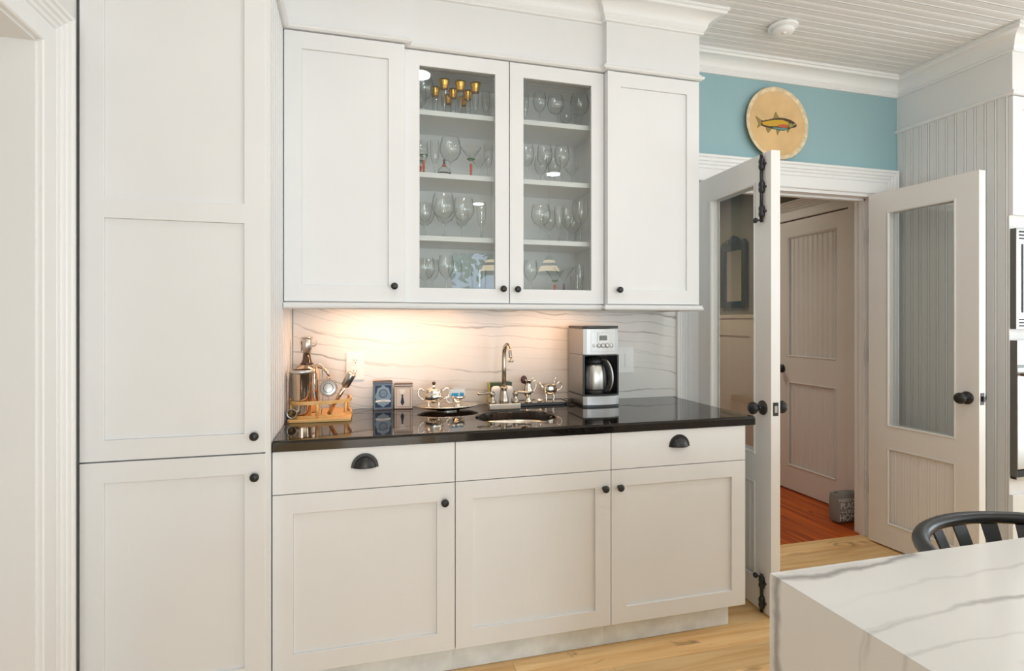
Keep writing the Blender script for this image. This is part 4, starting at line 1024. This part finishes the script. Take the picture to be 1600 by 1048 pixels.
obj('lid', MB().lathe([(.047, .1455), (.045, .155), (.038, .172), (.020, .180), (.001, .181)], c, 30), 'blacksoft', cf)
hx = c[0]+.045; hy = c[1]-.045
hpnts = smooth([(c[0]+.022, c[1]-.036, BZ+.0575+.165), (c[0]+.040, c[1]-.052, BZ+.0575+.160), (c[0]+.056, c[1]-.066, BZ+.0575+.115), (c[0]+.058, c[1]-.068, BZ+.0575+.055), (c[0]+.048, c[1]-.058, BZ+.0575+.018), (c[0]+.036, c[1]-.048, BZ+.0575+.012)], 2)
hd_ = obj('handle', MB().tube(hpnts, .0085, 10, flat=1.2), 'blacksoft', cf)
obj('handle_inlay', MB().tube([(p[0]+.006, p[1]-.006, p[2]) for p in hpnts[3:-3]], .0055, 8), 'steel', hd_)
cd = [(1.045, 2.665, BZ+.020), (1.025, 2.655, BZ+.012), (1.0, 2.60, BZ+.0045), (.985, 2.57, BZ+.003), (1.005, 2.535, BZ+.003), (1.025, 2.56, BZ+.003), (1.005, 2.60, BZ+.006), (1.0195, 2.60, BZ+.018), (1.021, 2.65, BZ+.020), (1.025, 2.70, BZ+.014)]
tag(obj('power_cord', MB().tube(smooth(cd, 3), .0026, 6), 'black', loc=(1.03, 2.62, BZ)), 'black power cord looped on the worktop left of the coffee maker', 'cord')

# ------------------------------------------------------------------ island
ix0, iy1 = .645, .772
t = thing('kitchen_island', 'veined white quartzite waterfall island in the right foreground', 'island', (2.0, .1, 0))
fi = lambda a, b, h: (a, h, b)
obj('top_slab', MB().prism([(ix0, CT), (3.4, CT), (3.4, CT-.04), (ix0+.04, CT-.04)], fi, -.62, iy1), 'island', t, bevel=.0008)
obj('waterfall_side', MB().prism([(ix0, CT-.0002), (ix0+.0398, CT-.04), (ix0+.0398, .001), (ix0, .001)], fi, -.62, iy1), 'island', t, bevel=.0008)
obj('cabinet_body', MB().box(ix0+.041, 3.36, -.58, .42, .001, CT-.0402), 'white', t)

# ------------------------------------------------------------------ stool behind the island
t = thing('bar_stool', 'black metal stool with curved slatted back behind the island', 'stool', (1.36, .86, 0))
sx_, sy_ = 1.378, .800
RA, RB = .272, .215
def rp(a, z, k=1.0, dy=0): return (sx_+RA*k*math.cos(a), sy_+RB*k*math.sin(a)+dy, z)
N = 28
rp_pts = [rp(-.12+(PI+.24)*i/N, .850+.008*math.sin(PI*i/N)) for i in range(N+1)]
obj('top_rail', MB().tube(rp_pts, [.010]+[.0165]*(N-1)+[.010], 12, flat=.85), 'chair', t)
for i in range(11):
    a = .04+(PI-.08)*i/10
    p0, p1 = Vector(rp(a, .85)), Vector(rp(a, .655, .70, -.02))
    tang = Vector((-math.sin(a)*RA, math.cos(a)*RB, 0)).normalized(); nn = Vector((math.cos(a), math.sin(a), 0))
    vs = []
    for p, wd in ((p0, .019), (p1, .015)):
        for s_ in (-1, 1):
            for d_ in (-.0025, .0025): vs.append(p+tang*s_*wd+nn*d_)
    obj('slat', MB().add(vs, [(0, 1, 3, 2), (4, 6, 7, 5), (0, 4, 5, 1), (2, 3, 7, 6), (0, 2, 6, 4), (1, 5, 7, 3)]), 'chair', t)
obj('seat', MB().lathe([(.001, .628), (.17, .630), (.20, .640), (.205, .650), (.195, .658), (.10, .650), (.001, .648)], (sx_, sy_-.02, 0), 36, 'z', 1, .95, cap=False), 'chair', t)
for i in range(4):
    a = PI/4+i*PI/2
    obj('leg', MB().tube([(sx_+.13*math.cos(a), sy_-.02+.12*math.sin(a), .632), (sx_+.22*math.cos(a), sy_-.02+.20*math.sin(a), .001)], [.014, .011], 10), 'chair', t)
obj('foot_ring', MB().tube([(sx_+.188*math.cos(2*PI*i/32), sy_-.02+.170*math.sin(2*PI*i/32), .22) for i in range(32)], .009, 8, closed=True), 'chair', t)

# ------------------------------------------------------------------ pendants over the island (seen as reflections)
for i, (px, py) in enumerate(((1.13, .12), (1.62, .22), (2.2, .15))):
    t = thing('pendant_lamp', ['pendant lamp with banded cone shade, nearest the pantry end of the island', 'pendant lamp with banded cone shade over the middle of the island', 'pendant lamp with banded cone shade over the far end of the island'][i], 'lamp', (px, py, 1.73), group='pendant lamps over the island')
    z0 = 1.73
    rr_ = lambda h: .105-.075*(h/.15)**1.2
    for k, mt in enumerate(('shadegreen', 'shadecream', 'shadecream', 'shadegreen', 'shadecream', 'shadegreen')):
        h0, h1 = .15*k/6, .15*(k+1)/6
        obj('shade_band', MB().lathe([(rr_(h0), h0), (rr_(h1), h1-.0004)], (px, py, z0), 24, cap=False), mt, t)
    obj('cap', MB().lathe([(.031, .150), (.026, .165), (.010, .175), (.001, .176)], (px, py, z0), 16), 'bronze', t)
    obj('cord', MB().tube([(px, py, z0+.17), (px, py, CEIL-.02)], .003, 6), 'black', t)
    obj('canopy', MB().lathe([(.05, -.018), (.055, -.004), (.055, -.001)], (px, py, CEIL), 20), 'bronze', t)
    obj('bulb', MB().lathe([(.001, .02), (.022, .03), (.028, .05), (.02, .08), (.012, .10)], (px, py, z0), 14), 'plastic', t)

# ------------------------------------------------------------------ garden seen in reflection through the back window
rt = random.Random(11)
for i, (x, y, h, r) in enumerate(((-1, -12, 5.5, 2.2), (2.2, -10.5, 4.8, 1.9), (6.6, -13, 6.0, 2.1), (12, -15, 6.0, 2.2))):
    t = thing('garden_tree', ['leftmost leafy tree outside the back window', 'small leafy tree nearest the back window', 'broad leafy tree right of the back window', 'farthest leafy tree in the garden'][i], 'tree', (x, y, -.3), group='trees outside the back window')
    obj('trunk', MB().tube([(x, y, -.3), (x+.1, y, h*.4), (x, y, h*.7)], [.2, .14, .08], 8), 'bark', t)
    mb = MB()
    for k in range(900):
        d_ = Vector((rt.gauss(0, 1), rt.gauss(0, 1), rt.gauss(0, 1))).normalized()*r*(.4+.6*rt.random())
        p = Vector((x, y, h*.75))+Vector((d_.x, d_.y, d_.z*.85)); s_ = .14
        u_ = Vector((rt.uniform(-1, 1), rt.uniform(-1, 1), rt.uniform(-1, 1))).normalized(); v_ = u_.orthogonal().normalized()
        mb.add([p-u_*s_, p+v_*s_*.5, p+u_*s_, p-v_*s_*.5], [(0, 1, 2, 3)])
    f = obj('foliage', mb, 'leaf', t); f['kind'] = 'stuff'

# ------------------------------------------------------------------ stemware in the glass cabinet
WINE = [(.032, 0), (.031, .002), (.006, .005), (.0035, .010), (.0032, .075), (.006, .082), (.022, .095), (.033, .118), (.036, .138), (.033, .165), (.029, .185)]
BALL = [(.036, 0), (.034, .002), (.006, .006), (.0035, .012), (.0035, .070), (.008, .077), (.030, .090), (.046, .118), (.047, .140), (.042, .165), (.037, .182)]
FLUTE = [(.026, 0), (.025, .002), (.005, .006), (.004, .030), (.009, .045), (.012, .060), (.014, .100), (.017, .130), (.022, .142)]
MART = [(.034, 0), (.033, .002), (.005, .005), (.0035, .012), (.0035, .085), (.006, .090), (.052, .150)]
TUMB = [(.001, .004), (.028, .004), (.030, .001), (.031, .006), (.036, .125)]
SLIM = [(.024, 0), (.023, .002), (.005, .006), (.004, .055), (.010, .065), (.018, .090), (.020, .130), (.019, .160)]
CORD = [(.026, 0), (.025, .002), (.005, .005), (.004, .040), (.010, .048), (.022, .062), (.025, .085), (.023, .105)]
KINDS = {'wine': ('wine_glass', WINE), 'ball': ('wine_glass', BALL), 'flute': ('champagne_flute', FLUTE), 'mart': ('martini_glass', MART), 'tumb': ('tumbler', TUMB), 'slim': ('champagne_flute', SLIM), 'cord': ('cordial_glass', CORD)}
gm = {}
def gmesh(k, mat='ware'):
    if (k, mat) not in gm:
        pr = KINDS[k][1]; gm[(k, mat)] = mesh(KINDS[k][0], MB().lathe(pr, (0, 0, 0), 24, cap=False), mat)
    return gm[(k, mat)]
def part_mesh(key, prof, mat):
    if key not in gm: gm[key] = mesh(key, MB().lathe(prof, (0, 0, 0), 20, cap=False), mat)
    return gm[key]
shelfn = {3: 'top shelf', 2: 'second shelf down', 1: 'third shelf down', 0: 'cabinet floor'}
PLACED = []
def glass(kind, x, y, lvl, lab, deco=None, scale=1.0):
    r0 = max(r for r, h in KINDS[kind][1])*scale; best = None
    for i in range(-30, 31):
        for j in range(-30, 31):
            xx = min(max(x+i*.006, XU1+CI+r0+.004), XU2-CI-r0-.004); yy = min(max(y+j*.006, DG+.046+r0), W-.010-r0)
            if any(l == lvl and math.hypot(xx-a, yy-b) < r0+r1+.0005 for a, b, r1, l in PLACED): continue
            d = math.hypot((xx-x)*1.6, yy-y)
            if best is None or d < best[0]: best = (d, xx, yy)
    if best is None: return None
    _, x, y = best; PLACED.append((x, y, r0, lvl))
    o = bpy.data.objects.new(KINDS[kind][0], gmesh(kind)); COL.objects.link(o); o.location = (x, y, SH[lvl]+.0004); o.scale = (scale,)*3
    tag(o, lab, 'glass', 'stemware in the glass cabinet')
    def kid(name, key, prof, mat):
        c = bpy.data.objects.new(name, part_mesh(key, prof, mat)); COL.objects.link(c); c.parent = o
    if deco == 'gold':
        kid('gilded_rim', 'gilded_rim', [(.0156, .112), (.0166, .120), (.0178, .130), (.0228, .1425), (.0231, .150), (.022, .150)], 'gold')
    if deco == 'red':
        kid('painted_stem', 'painted_stem', [(.0045, .012), (.006, .02), (.0045, .03), (.007, .04), (.005, .05), (.007, .06), (.0045, .072)], 'redglass')
        kid('painted_dots', 'painted_dots', [(.012, .0885), (.020, .0955), (.0205, .094)], 'greenglass')
    if deco == 'purple':
        kid('painted_stem', 'painted_stem2', [(.0045, .012), (.007, .03), (.005, .05), (.0045, .072)], 'purple')
    return o
LB, RB_ = 'behind the left pane', 'behind the right pane'
# top shelf, left pane
yA, yB, yC = 2.530, 2.605, 2.680
def xat(u, y):     # place by viewing direction of a measured column
    k = (u-800)/F; a = math.radians(YAW); return y*(math.sin(a)+k*math.cos(a))/(math.cos(a)-k*math.sin(a))
G = []
for i, u in enumerate((694, 719, 743)):
    glass('flute', xat(u, yA), yA, 3, ['left', 'middle', 'right'][i]+' gold-rimmed flute of the front row on the top shelf', 'gold', 1.08)
for i, u in enumerate((680, 708, 731)):
    glass('flute', xat(u, yB), yB, 3, ['left', 'middle', 'right'][i]+' gold-rimmed flute of the second row on the top shelf', 'gold', 1.02)
for i, u in enumerate((700, 724)):
    glass('flute', xat(u, yC), yC, 3, ['left', 'right'][i]+' gold-rimmed flute of the back row on the top shelf', 'gold', 1.02)
glass('ball', xat(662, 2.55), 2.55, 3, 'round wine glass at the left end of the top shelf', scale=.95)
glass('wine', xat(656, 2.655), 2.655, 3, 'wine glass behind the round one at the left end of the top shelf', scale=.9)
glass('slim', xat(759, 2.60), 2.60, 3, 'slim clear flute right of the gold-rimmed flutes on the top shelf')
glass('slim', xat(768, 2.67), 2.67, 3, 'slim clear flute at the back right behind the left pane, top shelf')
# top shelf, right pane
glass('slim', xat(820, 2.56), 2.56, 3, 'slim flute at the left edge of the right pane, top shelf', scale=.95)
glass('wine', xat(843, 2.56), 2.56, 3, 'tall wine glass left of centre on the top shelf, right pane', scale=.9)
glass('ball', xat(868, 2.55), 2.55, 3, 'round goblet in the middle of the top shelf, right pane', scale=.86)
glass('wine', xat(884, 2.67), 2.67, 3, 'wine glass at the back of the top shelf, right pane', scale=.85)
glass('ball', xat(909, 2.56), 2.56, 3, 'large wine glass at the right end of the top shelf', scale=.98)
# bell-like painted decanter
PLACED.append((xat(694, 2.50), 2.50, .033, 2))
t = thing('decanter', 'small bell-shaped glass decanter with red collar, second shelf', 'decanter', (xat(694, 2.50), 2.50, SH[2]+.0004))
lx = (0, 0, 0)
obj('body', MB().lathe([(.001, .001), (.030, .001), (.031, .008), (.026, .022), (.012, .036), (.006, .042)], lx, 24, cap=False), 'ware', t, local=True)
obj('collar', MB().lathe([(.009, .038), (.010, .042), (.006, .046)], lx, 16, cap=False), 'redglass', t, local=True)
obj('stopper', MB().lathe([(.005, .044), (.006, .050), (.004, .054), (.006, .060), (.003, .068), (.001, .07)], lx, 12, cap=False), 'dark', t, local=True)
obj('band', MB().lathe([(.0305, .001), (.0318, .003), (.0312, .007)], lx, 24, cap=False), 'dark', t, local=True)
# second shelf, left pane
glass('slim', xat(662, 2.55), 2.55, 2, 'red-stemmed flute at the left end of the second shelf', 'red')
glass('wine', xat(657, 2.63), 2.63, 2, 'red-stemmed wine glass behind the first flute, second shelf', 'red', .95)
glass('slim', xat(677, 2.56), 2.56, 2, 'clear flute between red-stemmed flute and tall wine glass, second shelf', scale=1.05)
glass('ball', xat(704, 2.57), 2.57, 2, 'large balloon wine glass, tallest on the second shelf, left pane', scale=1.05)
glass('mart', xat(731, 2.54), 2.54, 2, 'martini glass with red painted stem on the second shelf', 'red', .92)
glass('mart', xat(748, 2.66), 2.66, 2, 'clear martini glass at the back of the second shelf, left pane', scale=.95)
glass('slim', xat(763, 2.55), 2.55, 2, 'clear flute at the right end behind the left pane, second shelf', scale=1.05)
# second shelf, right pane
for i, (u, y, k, s) in enumerate(((823, 2.56, 'wine', 1.0), (851, 2.56, 'wine', 1.03), (878, 2.55, 'wine', 1.03), (845, 2.66, 'wine', .9), (866, 2.67, 'wine', .95), (893, 2.62, 'mart', .75), (909, 2.55, 'mart', 1.05))):
    glass(k, xat(u, y), y, 2, ['wine glass at the left of the right pane, second shelf', 'wine glass left of centre in the front row, second shelf, right pane', 'wine glass right of centre in the front row, second shelf, right pane',
          'wine glass left in the back row, second shelf, right pane', 'wine glass right in the back row, second shelf, right pane', 'small martini glass behind the large one, second shelf', 'large martini glass at the right end of the second shelf'][i], scale=s)
# third shelf
for i, (u, y, k, s) in enumerate(((664, 2.56, 'wine', .85), (682, 2.54, 'ball', 1.1), (697, 2.60, 'ball', 1.1), (709, 2.55, 'ball', 1.05), (676, 2.67, 'ball', 1.0), (722, 2.66, 'wine', .9), (752, 2.56, 'slim', 1.1))):
    glass(k, xat(u, y), y, 1, ['small wine glass at the left end of the third shelf', 'first large balloon glass of the front row, third shelf, left pane', 'large balloon glass in the middle of the cluster, third shelf, left pane', 'last large balloon glass of the front row, third shelf, left pane',
          'balloon glass at the back left of the third shelf', 'wine glass at the back of the third shelf, left pane', 'tall flute alone at the right on the third shelf, left pane'][i], scale=s)
for i, (u, y, k, s) in enumerate(((845, 2.56, 'ball', 1.0), (858, 2.66, 'wine', .95), (873, 2.55, 'slim', 1.12), (886, 2.60, 'wine', 1.0), (906, 2.54, 'wine', 1.12), (914, 2.66, 'ball', .9))):
    glass(k, xat(u, y), y, 1, ['balloon glass left of centre on the third shelf, right pane', 'wine glass behind the balloon glass, third shelf, right pane', 'tall flute in the middle of the third shelf, right pane', 'wine glass right of the tall flute, third shelf, right pane',
          'large wine glass at the right end of the third shelf', 'balloon glass in the back right corner of the third shelf'][i], scale=s)
# cabinet floor
for i, (u, y, k, s, dc) in enumerate(((664, 2.55, 'ball', .95, None), (675, 2.64, 'wine', .95, None), (697, 2.54, 'wine', 1.0, None), (711, 2.65, 'wine', .95, None), (748, 2.58, 'tumb', 1.0, None))):
    glass(k, xat(u, y), y, 0, ['round wine glass at the left end of the cabinet floor', 'wine glass behind the round one on the cabinet floor', 'wine glass second from left in front on the cabinet floor', 'wine glass at the back on the cabinet floor, left pane', 'clear tumbler on the cabinet floor near the left knob'][i], dc, s)
for i, (u, y, k, s, dc) in enumerate(((829, 2.56, 'wine', .95, None), (867, 2.53, 'mart', .85, 'red'), (881, 2.60, 'mart', 1.0, 'purple'), (905, 2.56, 'slim', 1.0, None), (916, 2.63, 'tumb', .9, None))):
    glass(k, xat(u, y), y, 0, ['wine glass at the left of the right pane on the cabinet floor', 'martini glass with red painted stem on the cabinet floor', 'martini glass with purple stem on the cabinet floor', 'clear flute near the right end of the cabinet floor', 'clear tumbler in the right corner of the cabinet floor'][i], dc, s)
